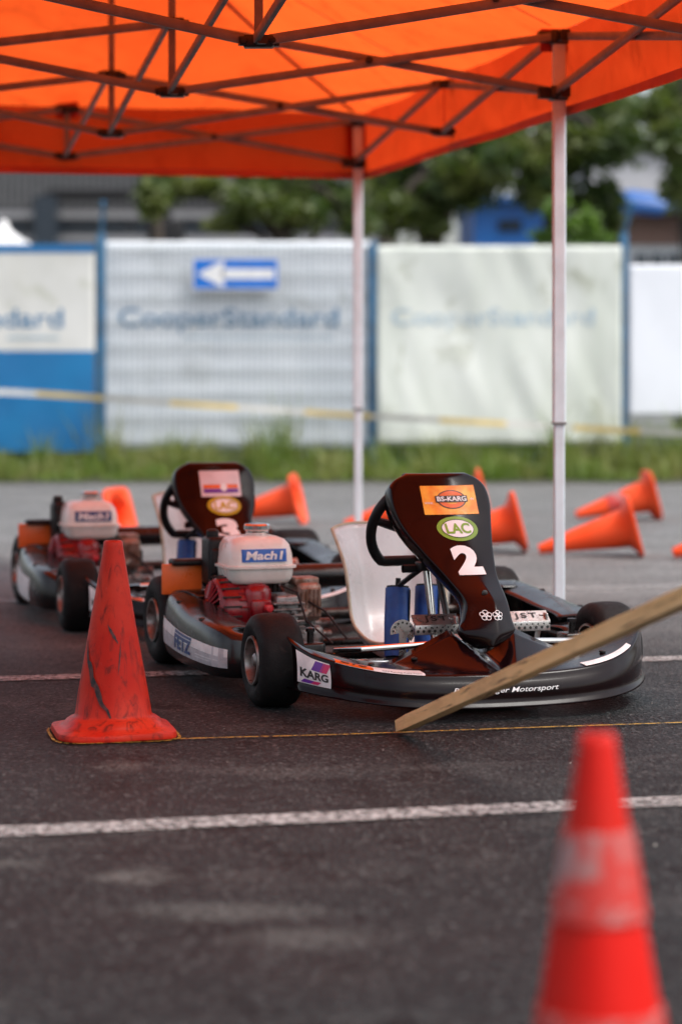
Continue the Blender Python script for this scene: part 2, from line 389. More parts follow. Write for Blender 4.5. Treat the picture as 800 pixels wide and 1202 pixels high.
def lerp_table(T, x):
    if x <= T[0][0]: return T[0][1]
    for (a, va), (b, vb) in zip(T, T[1:]):
        if x <= b:
            t = (x-a)/(b-a); return va+(vb-va)*t
    return T[-1][1]
def smooth_table(T, x):
    "catmull-rom"
    n = len(T)
    if x <= T[0][0]: return T[0][1]
    if x >= T[-1][0]: return T[-1][1]
    for i in range(n-1):
        if x <= T[i+1][0]:
            x0, y0 = T[i]; x1, y1 = T[i+1]; h = x1-x0; t = (x-x0)/h
            m0 = (y1-T[i-1][1])/(x1-T[i-1][0]) if i > 0 else (y1-y0)/h
            m1 = (T[i+2][1]-y0)/(T[i+2][0]-x0) if i+2 < n else (y1-y0)/h
            return (2*t**3-3*t*t+1)*y0+(t**3-2*t*t+t)*h*m0+(-2*t**3+3*t*t)*y1+(t**3-t*t)*h*m1
def modify(o, thick=None, sub=0, bevel=None, off=-1):
    if thick:
        m = o.modifiers.new('solid', 'SOLIDIFY'); m.thickness = thick; m.offset = off
    if bevel:
        m = o.modifiers.new('bev', 'BEVEL'); m.width = bevel; m.segments = 2; m.limit_method = 'ANGLE'
    if sub:
        m = o.modifiers.new('sub', 'SUBSURF'); m.levels = sub; m.render_levels = sub
    return o

# text and decals ---------------------------------------------------
_tc = {}
def text2d(s, size=1., bold=0., shear=0., space=1.):
    key = (s, bold, shear, space)
    if key not in _tc:
        cu = bpy.data.curves.new('t', 'FONT'); cu.body = s; cu.size = 1.; cu.offset = bold; cu.shear = shear
        cu.space_character = space; cu.align_x = 'CENTER'; cu.resolution_u = 4
        o = bpy.data.objects.new('t', cu); COL.objects.link(o)
        dg = bpy.context.evaluated_depsgraph_get(); dg.update()
        me = bpy.data.meshes.new_from_object(o.evaluated_get(dg))
        bmx = bmesh.new(); bmx.from_mesh(me); bmesh.ops.triangulate(bmx, faces=bmx.faces[:])
        for _ in range(4):
            ed = [e_ for e_ in bmx.edges if e_.calc_length() > .12]
            if ed: bmesh.ops.subdivide_edges(bmx, edges=ed, cuts=1); bmesh.ops.triangulate(bmx, faces=bmx.faces[:])
        bmx.to_mesh(me); bmx.free()
        V = [(v.co.x, v.co.y) for v in me.vertices]; Fc = [tuple(p.vertices) for p in me.polygons]
        bpy.data.objects.remove(o); bpy.data.curves.remove(cu); bpy.data.meshes.remove(me)
        if V:
            xs = [v[0] for v in V]; ys = [v[1] for v in V]
            cx = (min(xs)+max(xs))/2; w = max(xs)-min(xs); h = max(ys)-min(ys); y0 = min(ys)
            V = [((x-cx), (y-y0)) for x, y in V]
        _tc[key] = (V, Fc, w, h)
    return _tc[key]
class Decal:
    "flat 2-D artwork in metres laid onto a surface through a mapping function f(x, y, lift) -> point"
    def __init__(s, f): s.f = f; s.mb = MB(); s.mats = []
    def mi(s, m):
        if m not in s.mats: s.mats.append(m)
        return s.mats.index(m)
    def poly(s, V2, Fc, m, layer):
        s.mb.add([s.f(x, y, .0010*layer+.0016) for x, y in V2], Fc, s.mi(m)); return s
    def rect(s, x0, y0, x1, y1, m, layer=0, n=10, sk=0.):
        V, Fc = grid(n, n, lambda u, v: (x0+(x1-x0)*u+sk*(v-.5), y0+(y1-y0)*v)); return s.poly(V, Fc, m, layer)
    def ell(s, cx, cy, rx, ry, m, layer=0, r0=0., n=36, rings=5):
        V = [(cx+rx*(r0+(1-r0)*j/rings)*math.cos(2*PI*k/n), cy+ry*(r0+(1-r0)*j/rings)*math.sin(2*PI*k/n)) for j in range(rings+1) for k in range(n)]
        Fc = [(j*n+k, j*n+(k+1)%n, (j+1)*n+(k+1)%n, (j+1)*n+k) for j in range(rings) for k in range(n)]
        return s.poly(V, Fc, m, layer)
    def text(s, t, cx, cy, w, h, m, layer=1, bold=0., shear=0., space=1., rot=0.):
        V, Fc, tw, th = text2d(t, 1., bold, shear, space)
        ca, sa = math.cos(rot), math.sin(rot)
        W = []
        for x, y in V:
            X = x/tw*w; Y = (y/th-.5)*h
            W.append((cx+X*ca-Y*sa, cy+X*sa+Y*ca))
        return s.poly(W, Fc, m, layer)
    def build(s, name, parent=None): return s.mb.build(name, [M[k] for k in s.mats], parent, smooth=False)

# ================================================================== KART
ZR = [(.185,.022),(.20,.052),(.225,.077),(.25,.067),(.30,.058),(.36,.073),(.42,.101),(.47,.124),(.52,.142),(.56,.148),(.60,.141),(.625,.121),(.64,.088)]
ZL = [(.185,-.345),(.225,-.34),(.30,-.295),(.36,-.21),(.42,-.135),(.47,-.085),(.52,-.04),(.60,.005),(.64,.03)]
ZC = [(.185,.0),(.25,.012),(.30,.020),(.36,.013),(.42,.006),(.47,0),(.64,0)]
def fair_hw(z): return max(.008, smooth_table(ZR, z))
def fair_pt(x, z, lift=0.):
    xc = smooth_table(ZC, z); hw = fair_hw(z); u = max(-1, min(1, (x-xc)/hw)); w = smooth_table(ZL, z)
    keel = .022*(1-abs(u-.15))*max(0, min(1, (.37-z)/.06))
    y = w + .028*u*u*(hw/.14) - keel
    return Vector((x, y-lift*.85, z+lift*.5))
def make_fairing(parent):
    zs = [.185+.455*j/48 for j in range(49)]
    us = [-1+2*i/20 for i in range(21)]
    V = []; cols = 27
    for z in zs:
        hw = fair_hw(z)
        dep = lerp_table([(.185,.02),(.25,.055),(.36,.10),(.45,.10),(.6,.07),(.64,.03)], z)
        xc = smooth_table(ZC, z); row = [fair_pt(xc+hw*u, z) for u in us]
        l = row[0]; r = row[-1]
        L = [Vector((l.x*1.00-.0+.012*0, l.y+dep, l.z-.01)), Vector((l.x-.006, l.y+dep*.5, l.z)), Vector((l.x-.004, l.y+.008, l.z))]
        R = [Vector((r.x+.004, r.y+.008, r.z)), Vector((r.x+.006, r.y+dep*.5, r.z)), Vector((r.x, r.y+dep, r.z-.01))]
        V += L + row + R
    # top lip
    last = V[-cols:]
    V += [Vector((p.x*.96, p.y+.022, p.z+.004)) for p in last]
    V += [Vector((p.x*.93, p.y+.055, p.z-.004)) for p in last]
    nz = len(zs)+2
    Fc = [(j*cols+i, j*cols+i+1, (j+1)*cols+i+1, (j+1)*cols+i) for j in range(nz-1) for i in range(cols-1)]
    o = obj('front_fairing', V, Fc, M['body'], parent); modify(o, thick=.004, sub=1, off=-1); return o

NW = .53
def nose_prof(x, w):
    "w 0 bottom rear .. 1 rear top"
    t = (x-.0175)/.5225; a = abs(t)
    lf = -.455 + .285*a**4.2
    zb = .034 + .034*a**2.2; zt = .122 + .072*a**4 + .012*a + .022*t*a**2
    if a > .93: zt += .012*(a-.93)/.07
    # top sheet
    def H(f):
        xc = x-.012; b = .018+.075*f; k = abs(xc)
        ridge = zt + (.226-zt)*f
        if k < b: s = k/b; base = zt+.045*f; return base + (ridge-base)*s**1.6
        s = min(1, (k-b)/(.185)); low = zt+.012*f
        return ridge + (low-ridge)*s
    depth = .15*(1-a**3)+.03
    lip = .014+.016*a**8
    if w < .12: s = w/.12; return Vector((x, lf+.07*(1-s)-lip*s, zb-.004*(1-s)))
    if w < .2: s = (w-.12)/.08; return Vector((x, lf-lip+(lip-.002)*s, zb+.020*s))
    if w < .5:
        s = (w-.2)/.3; return Vector((x, lf-.002+.014*s**2-.004*math.sin(PI*s), zb+.02+(zt-.012-zb-.02)*s))
    if w < .6:
        s = (w-.5)/.1; return Vector((x, lf+.012+.011*(1-math.cos(s*PI/2)), zt-.012+.012*math.sin(s*PI/2)))
    f = (w-.6)/.4
    return Vector((x, lf+.023+depth*f, H(f)))
def nose_map(x, w, lift=0.):
    e = .004
    p = nose_prof(x, w); du = nose_prof(x+e, w)-nose_prof(x-e, w); dv = nose_prof(x, min(1,w+.01))-nose_prof(x, max(0,w-.01))
    n = du.cross(dv).normalized()
    return p + n*(lift+.0012)
def make_nose(parent):
    NX = 91; ws = [0,.05,.1,.12,.14,.17,.2,.25,.3,.35,.4,.45,.5,.525,.55,.575,.6,.64,.7,.76,.82,.88,.94,1.]
    V = []
    for w in ws:
        for i in range(NX): V.append(nose_prof(.0175-.5225+1.045*i/(NX-1), w))
    # end flares: curl the last column outwards a little
    nv = len(ws)
    Fc = [(j*NX+i, j*NX+i+1, (j+1)*NX+i+1, (j+1)*NX+i) for j in range(nv-1) for i in range(NX-1)]
    o = obj('nose_cone', V, Fc, M['body'], parent); modify(o, thick=.005, off=-1); return o

def make_tyre(mb, x, y, r, w, mi=0):
    h = w/2; rr = .068
    prof = [(rr-.003,-h+.022),(rr,-h+.008),(rr+.012,-h+.003),(r*.74,-h-.004),(r*.87,-h+.002),(r*.95,-h+.010),(r*.99,-h+.022),(r,-h+.036),(r+.001,0),(r,h-.036),(r*.99,h-.022),(r*.95,h-.010),(r*.87,h-.002),(r*.74,h+.004),(rr+.012,h-.003),(rr,h-.008),(rr-.003,h-.022)]
    mb.lathe(prof, (x,y,r), 'x', 56, mi)
def make_rim(mb, x, y, r, w, side):
    h = w/2; R = .070
    prof = [(R,-h+.004),(R-.002,-h-.002),(R-.008,-h-.002),(R-.011,-h+.012),(R-.014,-h+.04),(R-.014,0),(R-.014,h-.04),(R-.011,h-.012),(R-.008,h+.002),(R-.002,h+.002),(R,h-.004)]
    mb.lathe(prof, (x,y,r), 'x', 40)
    sx = side*(h*.05)
    mb.lathe([(R-.013,sx),(.04,sx+side*.004),(.028,sx+side*.012),(.02,sx+side*.03),(.02,sx+side*.05),(.012,sx+side*.056),(.0005,sx+side*.056)], (x,y,r), 'x', 30)
    for k in range(3):
        a = 2*PI*k/3+.4
        mb.lathe([(.006,sx+side*.004),(.006,sx+side*.02),(.0003,sx+side*.022)], (x, y+.032*math.cos(a), r+.032*math.sin(a)), 'x', 8)
def make_wheel(parent, x, y, r, w, side, steer=0):
    e = bpy.data.objects.new('wheel', None); COL.objects.link(e); e.parent = parent; e.location = (x, y, 0); e.rotation_euler = (0,0,steer)
    e.empty_display_size = .05
    t = MB(); make_tyre(t, 0, 0, r, w); t.build('tyre', M['rubber'], e, sharp=50)
    t = MB(); make_rim(t, 0, 0, r, w, side); t.build('rim', M['rim'], e, sharp=30)
    t = MB(); t.tube([(side*w*.1,.0,r),(side*(-w*.5-.03),0,r)], .02, 14); t.build('hub', M['steel'], e)
    return e

def pod_path(s, side):
    "plan outline of a side pod, s 0 rear .. 1 front"
    X = [(0,.46),(.05,.56),(.10,.600),(.3,.622),(.5,.630),(.7,.625),(.8,.610),(.87,.580),(.93,.53),(1,.455)]
    Y = [(0,.865),(.05,.86),(.10,.835),(.3,.68),(.5,.50),(.7,.325),(.8,.235),(.87,.195),(.93,.175),(1,.165)]
    return Vector((side*smooth_table(X, s), smooth_table(Y, s), 0))
def pod_pt(s, w, side):
    p = pod_path(s, side); q = pod_path(min(1, s+.01), side)-pod_path(max(0, s-.01), side); q.normalize()
    n = Vector((-q.y, q.x, 0)) if side < 0 else Vector((q.y, -q.x, 0))
    if n.dot(Vector((-side,.0,0))) < 0 and .1 < s < .9: n = -n
    ztop = smooth_table([(0,.255),(.12,.250),(.3,.235),(.5,.215),(.7,.205),(.85,.19),(1,.165)], s)
    zb = .055
    T = [(0,.06,0.),(.08,.02,.015),(.16,.004,.08),(.3,-.004,.3),(.5,-.002,.6),(.62,.006,.86),(.7,.016,.955),(.78,.034,.995),(.88,.08,.99),(1,.14,.93)]
    off = smooth_table([(a,b) for a,b,c in T], w); zz = smooth_table([(a,c) for a,b,c in T], w)
    r = p + n*off; r.z = zb+(ztop-zb)*zz
    return r
def pod_map(side, s0, z0, L):
    "decal mapping: x metres along the pod from s0 (rear) forwards, y metres up from z0"
    tab = [(0.,s0)]; q = pod_path(s0, side); ac = 0.
    for i in range(1, 101):
        s1 = s0+(1-s0)*i/100; r = pod_path(s1, side); ac += (r-q).length; q = r; tab.append((ac, s1))
    def f(x, y, lift):
        s = lerp_table(tab, x); w = .16+(y+z0-.055)/.175*.46
        e = .01; p = pod_pt(s, w, side); a = pod_pt(s+e, w, side)-pod_pt(s-e, w, side); b = pod_pt(s, w+e, side)-pod_pt(s, w-e, side)
        n = a.cross(b).normalized()
        if n.x*side < 0: n = -n
        return p+n*(lift+.002)
    return f
def make_pod(parent, side):
    ns, nw = 60, 26
    V, Fc = grid(ns, nw, lambda u, v: pod_pt(u, v, side))
    if side > 0: Fc = [tuple(reversed(f)) for f in Fc]
    o = obj('side_pod', V, Fc, M['pod'], parent); modify(o, thick=.004, off=0); return o

SX = .085
def seat_pt(u, v):
    u = u*2-1
    cy = smooth_table([(0,.30),(.15,.36),(.35,.50),(.5,.62),(.65,.70),(.8,.73),(1,.765)], v)
    cz = smooth_table([(0,.118),(.15,.085),(.35,.06),(.5,.085),(.65,.18),(.8,.30),(1,.455)], v)
    hw = smooth_table([(0,.140),(.25,.160),(.5,.166),(.7,.170),(.85,.178),(1,.192)], v)
    a = abs(u); rise = max(0, (a-.45)/.55)**1.8
    up = smooth_table([(0,.015),(.2,.04),(.4,.075),(.55,.08),(.7,.04),(.85,.01),(1,-.015)], v)
    fw = smooth_table([(0,.0),(.35,.0),(.5,.03),(.65,.085),(.8,.10),(.92,.075),(1,.05)], v)
    wob = .012*math.exp(-((a-.62)/.12)**2)*math.exp(-((v-.75)/.2)**2)
    return Vector((SX + hw*u*(1-.05*rise), cy-fw*rise-wob, cz+up*rise + (0.0 if v < .9 else -.012*(1-a)*0)))
def make_seat(parent):
    V, Fc = grid(33, 41, seat_pt)
    o = obj('seat', V, Fc, M['seat'], parent); modify(o, thick=.007, off=0)
    rim = [seat_pt(0, j/40) for j in range(41)] + [seat_pt(i/32, 1) for i in range(1,33)] + [seat_pt(1, 1-j/40) for j in range(1,41)] + [seat_pt(1-i/32, 0) for i in range(1,32)]
    e = MB(); e.tube(rim, .0055, 8, closed=True); e.build('rim_edge', M['seat_edge'], o)
    return o

def make_engine(parent, full=True):
    e = bpy.data.objects.new('engine', None); COL.objects.link(e); e.parent = parent; e.location = (0,0,0)
    ex, ey, ez = -.40, .70, .20
    # crankcase
    b = MB(); b.box((-.42,.60,.09), (-.27,.82,.22), bev=.02)
    b.box((-.44,.62,.075), (-.25,.80,.095), bev=.004)
    for k in range(7): b.box((-.335,.56,.115+.018*k), (-.235,.66,.122+.018*k), bev=.002)
    b.box((-.32,.575,.10), (-.25,.70,.25), bev=.008)
    for dx, dz in ((-.30,.13),(-.27,.2),(-.305,.21)): b.lathe([(.008,.0),(.008,-.012),(.0005,-.013)], (dx,.575,dz), 'y', 8)
    b.build('crankcase', M['castalu'], e)
    b = MB()
    # recoil housing: a dome with slots facing out, cut as ribs
    prof = [(.104,.04),(.106,0),(.105,-.022),(.097,-.036),(.088,-.044)]
    b.lathe(prof, (-.445,ey,ez), 'x', 48)
    b.lathe([(.040,-.058),(.034,-.066),(.0005,-.068)], (-.445,ey,ez), 'x', 24)
    for k in range(26):
        a = 2*PI*k/26; c, s = math.cos(a), math.sin(a)
        p0 = Vector((-.445-.043, ey+.090*c, ez+.090*s)); p1 = Vector((-.445-.060, ey+.038*c, ez+.038*s))
        b.sqbar(p0, p1, .008, .006)
    for q in range(14):   # slotted shroud band above
        a = PI*.05+PI*.9*q/13; c, s = math.cos(a), math.sin(a)
        b.sqbar((-.43, ey+.104*c, ez+.104*s), (-.395, ey+.106*c, ez+.106*s), .010, .006)
    for q in range(15):
        a = PI*(1.02-.09*q)+PI*.55; c, s_ = math.cos(a), math.sin(a)
        b.sqbar((-.482, ey+.1052*c, ez+.1052*s_), (-.425, ey+.1062*c, ez+.1062*s_), .009, .005, mi=1)
    b.build('recoil_starter', [M['red'],M['ink']], e)
    b = MB(); b.lathe([(.09,-.03),(.09,-.045),(.0005,-.045)], (-.435,ey,ez), 'x', 30); b.build('fan', M['black'], e)
    b = MB(); V, Fc = rbox((-.415,.585,.10),(-.325,.81,.288),.035,4); b.add(V, Fc)
    b.box((-.40,.575,.17),(-.335,.60,.24), bev=.008)
    b.build('engine_shroud', M['red'], e)
    b = MB(); b.box((-.362,.560,.205),(-.335,.578,.225), bev=.006); b.lathe([(.011,0),(.011,-.016),(.0005,-.018)], (-.35,.566,.215),'y',12); b.build('stop_switch', M['redknob'], e)
    b = MB(); b.box((-.345,.572,.12),(-.333,.577,.18), bev=.002); b.build('dipstick_plate', M['whiteink'], e)
    # black airbox
    b = MB(); b.box((-.480,.77,.27),(-.40,.87,.418), bev=.014); b.box((-.475,.76,.30),(-.405,.78,.385), bev=.01)
    b.lathe([(.02,0),(.02,.018),(.012,.024),(.0005,.024)], (-.455,.82,.418),'z',12)
    b.tube([(-.45,.78,.29),(-.44,.74,.26),(-.42,.72,.26)], .022, 12)
    b.build('air_filter', M['black'], e)
    # exhaust
    b = MB(); b.box((-.245,.60,.165),(-.165,.75,.285), bev=.018); b.box((-.25,.62,.275),(-.17,.70,.30), bev=.006)
    b.tube([(-.27,.60,.19),(-.235,.58,.19),(-.20,.61,.2)], .014, 10)
    b.box((-.238,.592,.18),(-.172,.602,.27), bev=.004)
    for k in range(5): b.box((-.235+.013*k,.588,.185),(-.230+.013*k,.594,.265))
    b.build('silencer', M['rust'], e)
    b = MB(); b.box((-.25,.62,.085),(-.15,.78,.15), bev=.02); b.tube([(-.24,.7,.15),(-.10,.7,.15)], .016, 12); b.tube([(-.24,.66,.12),(-.12,.66,.12)], .012, 12)
    b.lathe([(.055,0),(.055,.012),(.02,.014),(.0005,.014)], (-.18,.72,.16),'x',28)
    b.build('clutch', M['castalu'], e)
    b = MB()
    b.tube([(-.36,.60,.20),(-.33,.565,.19),(-.27,.56,.195)], .003, 6)
    b.tube([(-.30,.60,.28),(-.26,.56,.26),(-.25,.50,.18),(-.2,.4,.12)], .0035, 6)
    b.tube([(-.23,.60,.24),(-.17,.56,.20),(-.12,.50,.12)], .0035, 6)
    b.build('cables', M['black'], e)
    return e
def tank_ring(z, hx, hy, r, cx, cy, n=6):
    out = []
    for (sx, sy, a0) in ((1,1,0),(-1,1,PI/2),(-1,-1,PI),(1,-1,1.5*PI)):
        for k in range(n+1):
            a = a0+(k/n)*PI/2; out.append(Vector((cx+sx*(hx-r)+r*math.cos(a), cy+sy*(hy-r)+r*math.sin(a), z)))
    return out
def make_tank(parent, faint):
    cx, cy = -.352, .715
    rows = [(.283,.080,.085,.03),(.286,.092,.096,.035),(.300,.100,.104,.035),(.330,.104,.108,.036),(.332,.112,.116,.04),(.339,.112,.116,.04),(.341,.103,.107,.036),(.375,.100,.104,.036),(.402,.093,.097,.036),(.418,.082,.086,.04),(.426,.062,.066,.04),(.429,.03,.03,.02)]
    V = []; n = 28
    for (z, hx, hy, r) in rows: V += tank_ring(z, hx, hy, min(r,hx*.98,hy*.98), cx, cy)
    Fc = [(j*n+i, j*n+(i+1)%n, (j+1)*n+(i+1)%n, (j+1)*n+i) for j in range(len(rows)-1) for i in range(n)]
    Fc.append(tuple(reversed(range(n)))); Fc.append(tuple((len(rows)-1)*n+i for i in range(n)))
    t = obj('fuel_tank', V, Fc, M['tank'], parent, sharp=50)
    c = MB(); c.lathe([(.034,.424),(.036,.436),(.0005,.437)], (cx+.01,cy,0), 'z', 28)
    pr = []
    nseg = 36
    for zz, k in ((.436,.030),(.446,.040),(.458,.040),(.463,.034)):
        for i in range(nseg):
            rr = k*(1+(.05 if (i//2)%2 else 0)); a = 2*PI*i/nseg; pr.append(Vector((cx+.01+rr*math.cos(a), cy+rr*math.sin(a), zz)))
    Fc = [(j*nseg+i, j*nseg+(i+1)%nseg, (j+1)*nseg+(i+1)%nseg, (j+1)*nseg+i) for j in range(3) for i in range(nseg)] + [tuple(3*nseg+i for i in range(nseg))]
    c.add(pr, Fc); c.build('fuel_cap', M['chrome'], t)
    f = lambda x, y, l: Vector((cx+.002+x, cy-lerp_table([(.341,.1075),(.375,.1045),(.402,.0975)], .372+y)-.0012-l+.6*max(0,abs(x)-.064)**1.0, .372+y))
    d = Decal(f); col = 'navyink' if faint else 'blueink'
    d.rect(-.073,-.021,.073,.021, 'whiteink', 0, 24); d.rect(-.0715,-.0195,.0715,.0195, col, 1, 24)
    d.text('Mach1', 0, 0, .120, .026, 'whiteink', 2, bold=.035, shear=.15)
    d.build('tank_sticker', t)
    for sx in (-.07,.06): b = MB(); b.tube([(cx+sx,cy-.03,.285),(cx+sx,cy-.03,.255)], .012, 8); b.build('tank_stand', M['steel'], t)
    return t

def script_decal(d, m):
    pass
def make_kart(label, loc, rz, number):
    k = thing('go_kart', label, 'go kart', loc, rz, 'go-karts parked one behind the other under the canopy')
    two = number == '2'
    fr = make_fairing(k)
    # ---- fairing stickers
    fm = lambda x, y, l: fair_pt(x, y, l)
    d = Decal(fm)
    if two:
        d.rect(-.068,.527,.100,.607, 'orangeink', 0)
        d.ell(.020,.568,.046,.026,'ink',1,.9); d.ell(.020,.568,.042,.0235,'orangeink2',1.2,.55); d.ell(.020,.568,.036,.020,'whiteink',1.1,.8)
        d.rect(-.030,.560,.070,.578,'ink',2); d.text('BS-KARG',.020,.569,.092,.0135,'whiteink',3,bold=.03)
        d.text('www.',-.050,.5585,.026,.006,'whiteink',1); d.text('.de',.084,.569,.014,.007,'whiteink',1)
    else:
        d.rect(-.060,.520,.090,.612, 'pinkish', 0); d.rect(-.05,.549,.08,.562,'orangeink2',1); d.rect(-.05,.533,.08,.547,'purple',1)
        d.ell(.025,.552,.013,.014,'whiteink',2); d.rect(-.05,.567,.08,.604,'pinkish',1)
    d.build('sponsor_sticker', fr)
    d = Decal(fm)
    col = 'greenink' if two else 'yellowink'
    d.ell(.018,.4885,.063,.033,col,0); d.ell(.018,.4885,.048,.023,'whiteink',1); d.ell(.018,.4885,.050,.025,'ink',.8,.95)
    d.text('LAC',.018,.4885,.076,.028,col,2,bold=.03); d.build('club_badge', fr)
    d = Decal(fm)
    d.text(number,.012,.406,.080,.076,'whiteink',1,bold=.06); d.build('race_number', fr)
    if two:
        d = Decal(fm)
        for cx in (-.004,.028):
            for q in range(5):
                a = 2*PI*q/5+.3; d.ell(cx+.0085*math.cos(a),.268+.0075*math.sin(a),.0075,.0065,'whiteink',1,.72,14,1)
            d.ell(cx,.268,.005,.0042,'whiteink',1.5,.6,12,1)
        d.build('flower_emblem', fr)
    # scuffs rubbed into the plastic edge
    b = MB(); p = fair_pt(.014,.325)
    b.lathe([(.009,-.001),(.009,-.004),(.004,-.006),(.0005,-.006)], p, 'y', 14); b.build('bolt', M['steel'], fr)
    if not two: fr.location.z = -.045; fr.location.y = .02
    # ---- nose
    no = make_nose(k)
    d = Decal(lambda x, y, l: nose_map(x, y, l))   # y = profile coordinate
    d.rect(-.497,.22,-.437,.50,'white',0)
    d.rect(-.468,.375,-.450,.485,'purple',1,4,.010); d.rect(-.453,.375,-.440,.485,'crimson',1,4,.010)
    d.rect(-.488,.23,-.470,.265,'purple',1,4,.006); d.rect(-.471,.23,-.458,.265,'crimson',1,4,.006)
    d.text('KARG',-.467,.322,.050,.085,'ink',1,bold=.035); d.build('karg_sticker' if False else 'dealer_sticker', no)
    d = Decal(lambda x, y, l: nose_map(x, y, l))
    d.rect(-.425,.545,-.218,.68,'white',0,14); d.rect(-.425,.55,-.345,.675,'orangeink2',1,8)
    d.text('GTC',-.385,.61,.06,.075,'ink',2,bold=.03,shear=.3); d.text('GM Racing Kart Team',-.275,.565,.10,.026,'ink',1)
    d.build('team_sticker', no)
    d = Decal(lambda x, y, l: nose_map(x, y, l)); d.rect(.25,.57,.43,.68,'white',0,14); d.build('blank_sticker', no)
    if two:
        d = Decal(lambda x, y, l: nose_map(x, y, l))
        d.text('Rottenburger Motorsport',.004,.335,.305,.085,'whiteink',1,bold=.008,shear=.3); d.build('club_lettering', no)
    for bxx, bw in ((-.33,.8),(.35,.8),(-.20,.9),(.23,.9)):
        b = MB(); p = nose_map(bxx, bw, .001); b.lathe([(.009,-.001),(.009,.003),(.004,.005),(.0005,.005)], p, 'z', 12); b.build('bolt', M['steel'], no)
    # ---- side pods
    for side in (-1, 1):
        pd = make_pod(k, side)
        if side < 0:
            d = Decal(pod_map(-1, .115, 0, .69))
            if two:
                LW = .64
                d.rect(0,.092,LW,.190,'greyink',0,24); d.rect(0,.150,LW,.190,'white',.5,20)
                d.rect(0,.1485,LW,.1498,'ink',1,8); d.rect(.23,.176,.42,.187,'navyink',1,8)
                d.text('FETZ',.325,.140,.190,.066,'navyink',2,bold=.045,space=.95)
                d.rect(.46,.125,.61,.129,'white',1,5); d.rect(.46,.112,.57,.115,'white',1,5)
            else:
                d.rect(.03,.07,.46,.20,'white',0,16)
            d.build('sponsor_sticker', pd)
        for ss in (.3,.62):
            b = MB(); p = pod_pt(ss, .74, side); b.lathe([(.010,-.001),(.010,.004),(.005,.006),(.0005,.006)], p, 'z', 12); b.build('bolt', M['steel'], pd)
        # pod carrying bar
        b = MB(); b.tube([(side*.30,.28,.08),(side*.50,.28,.10),(side*.55,.33,.12)], .011, 8); b.tube([(side*.30,.78,.08),(side*.50,.78,.10),(side*.55,.72,.12)], .011, 8)
        b.tube([(side*.55,.33,.12),(side*.55,.72,.12)], .011, 8); b.build('pod_bar', M['frame'], pd)
    # orange rear side panel
    b = MB(); b.box((-.60,.885,.235),(-.47,.895,.330), bev=.003); b.box((-.57,.86,.325),(-.42,.93,.345), bev=.008, mi=1)
    b.build('rear_side_panel', [M['orange'],M['black']], k)
    # ---- seat
    s = make_seat(k)
    # ---- frame
    b = MB()
    for sx in (-1, 1):
        b.tube([(sx*.12,-.32,.05),(sx*.19,-.22,.05),(sx*.26,-.02,.055),(sx*.31,.2,.055),(sx*.31,.75,.055),(sx*.29,1.15,.075)], .014, 10)
        b.tube([(sx*.26,0,.055),(sx*.36,0,.11)], .014, 10)
        b.tube([(sx*.29,1.15,.075),(sx*.29,1.24,.18),(sx*.42,1.27,.235)], .012, 10)
    for y in (-.30,.18,.62,.98): b.tube([(-.30 if y > 0 else -.13,y,.055),(.30 if y > 0 else .13,y,.055)], .013, 10)
    b.tube([(-.25,-.05,.08),(.25,-.05,.08)], .013, 10)
    # stub-axle yokes
    for sx in (-1, 1):
        b.box((sx*.40-.035,-.035,.085),(sx*.40+.035,.035,.175), bev=.008); b.tube([(sx*.40,0,.07),(sx*.40,0,.205)], .010, 10)
        b.lathe([(.014,0),(.014,.01),(.0005,.012)], (sx*.40,0,.205), 'z', 8)
    b.build('chassis_frame', M['frame'], k)
    b = MB(); V, Fc = grid(2, 2, lambda u, v: ((u-.5)*(.28+.3*v), -.28+.78*v, .038)); b.add(V, Fc); fp = b.build('floor_tray', M['alu'], k); modify(fp, thick=.003)
    b = MB(); b.tube([(-.50,1.05,.14),(.54,1.05,.14)], .019, 16); b.lathe([(.09,.0),(.09,.006),(.03,.006)], (.20,1.05,.14),'x',32); b.lathe([(.10,.0),(.10,.005),(.03,.005)], (-.17,1.05,.14),'x',32); b.build('rear_axle', M['steel'], k)
    # steering linkage
    b = MB(); b.tube([(-.37,-.075,.125),(-.03,-.09,.115)], .009, 10); b.tube([(.37,-.075,.125),(.03,-.09,.115)], .009, 10)
    for sx in (-1, 1): b.tube([(sx*.40,.02,.13),(sx*.385,-.08,.13)], [.012,.009], 8)
    for sx in (-1, 1): b.lathe([(.0005,-.012),(.013,-.008),(.013,.008),(.0005,.012)], (sx*.375,-.076,.125), 'z', 12)
    b.build('tie_rod', M['chrome'], k)
    # bumper hoop
    b = MB(); b.tube([(-.36,-.10,.16),(-.32,-.21,.175),(-.12,-.235,.185),(.12,-.235,.185),(.32,-.21,.175),(.36,-.10,.16)], .009, 10); b.build('bumper_bar', M['chrome'], k)
    # steering wheel
    sw = MB(); R = .165; c0 = Vector((-.005,.135,.505)); ux = Vector((1,0,0)); uy = Vector((0,-.50,.866)).normalized()
    pts = []
    for i in range(64):
        a = 2*PI*i/64; x, y = math.cos(a)*R, math.sin(a)*R
        y = max(y, -R*.72)
        if y <= -R*.719: pass
        pts.append(c0 + ux*x + uy*y)
    sw.tube(pts, .0155, 12, closed=True)
    for a in (math.radians(8), math.radians(172), math.radians(-90)):
        p = c0 + ux*math.cos(a)*R*.92 + uy*max(math.sin(a)*R*.95, -R*.72); q = c0 + (p-c0)*.18 + Vector((0,-.025,-.015))
        sw.tube([p, (p+q)/2+Vector((0,-.006,-.003)), q], [.012,.016,.02], 8)
    sw.lathe([(.038,-.03),(.04,0),(.034,.012),(.0005,.012)], c0+Vector((0,-.01,-.01)), 'y', 24)
    swo = sw.build('steering_wheel', M['grip'], k)
    swo.location.z = -.022 if two else -.075
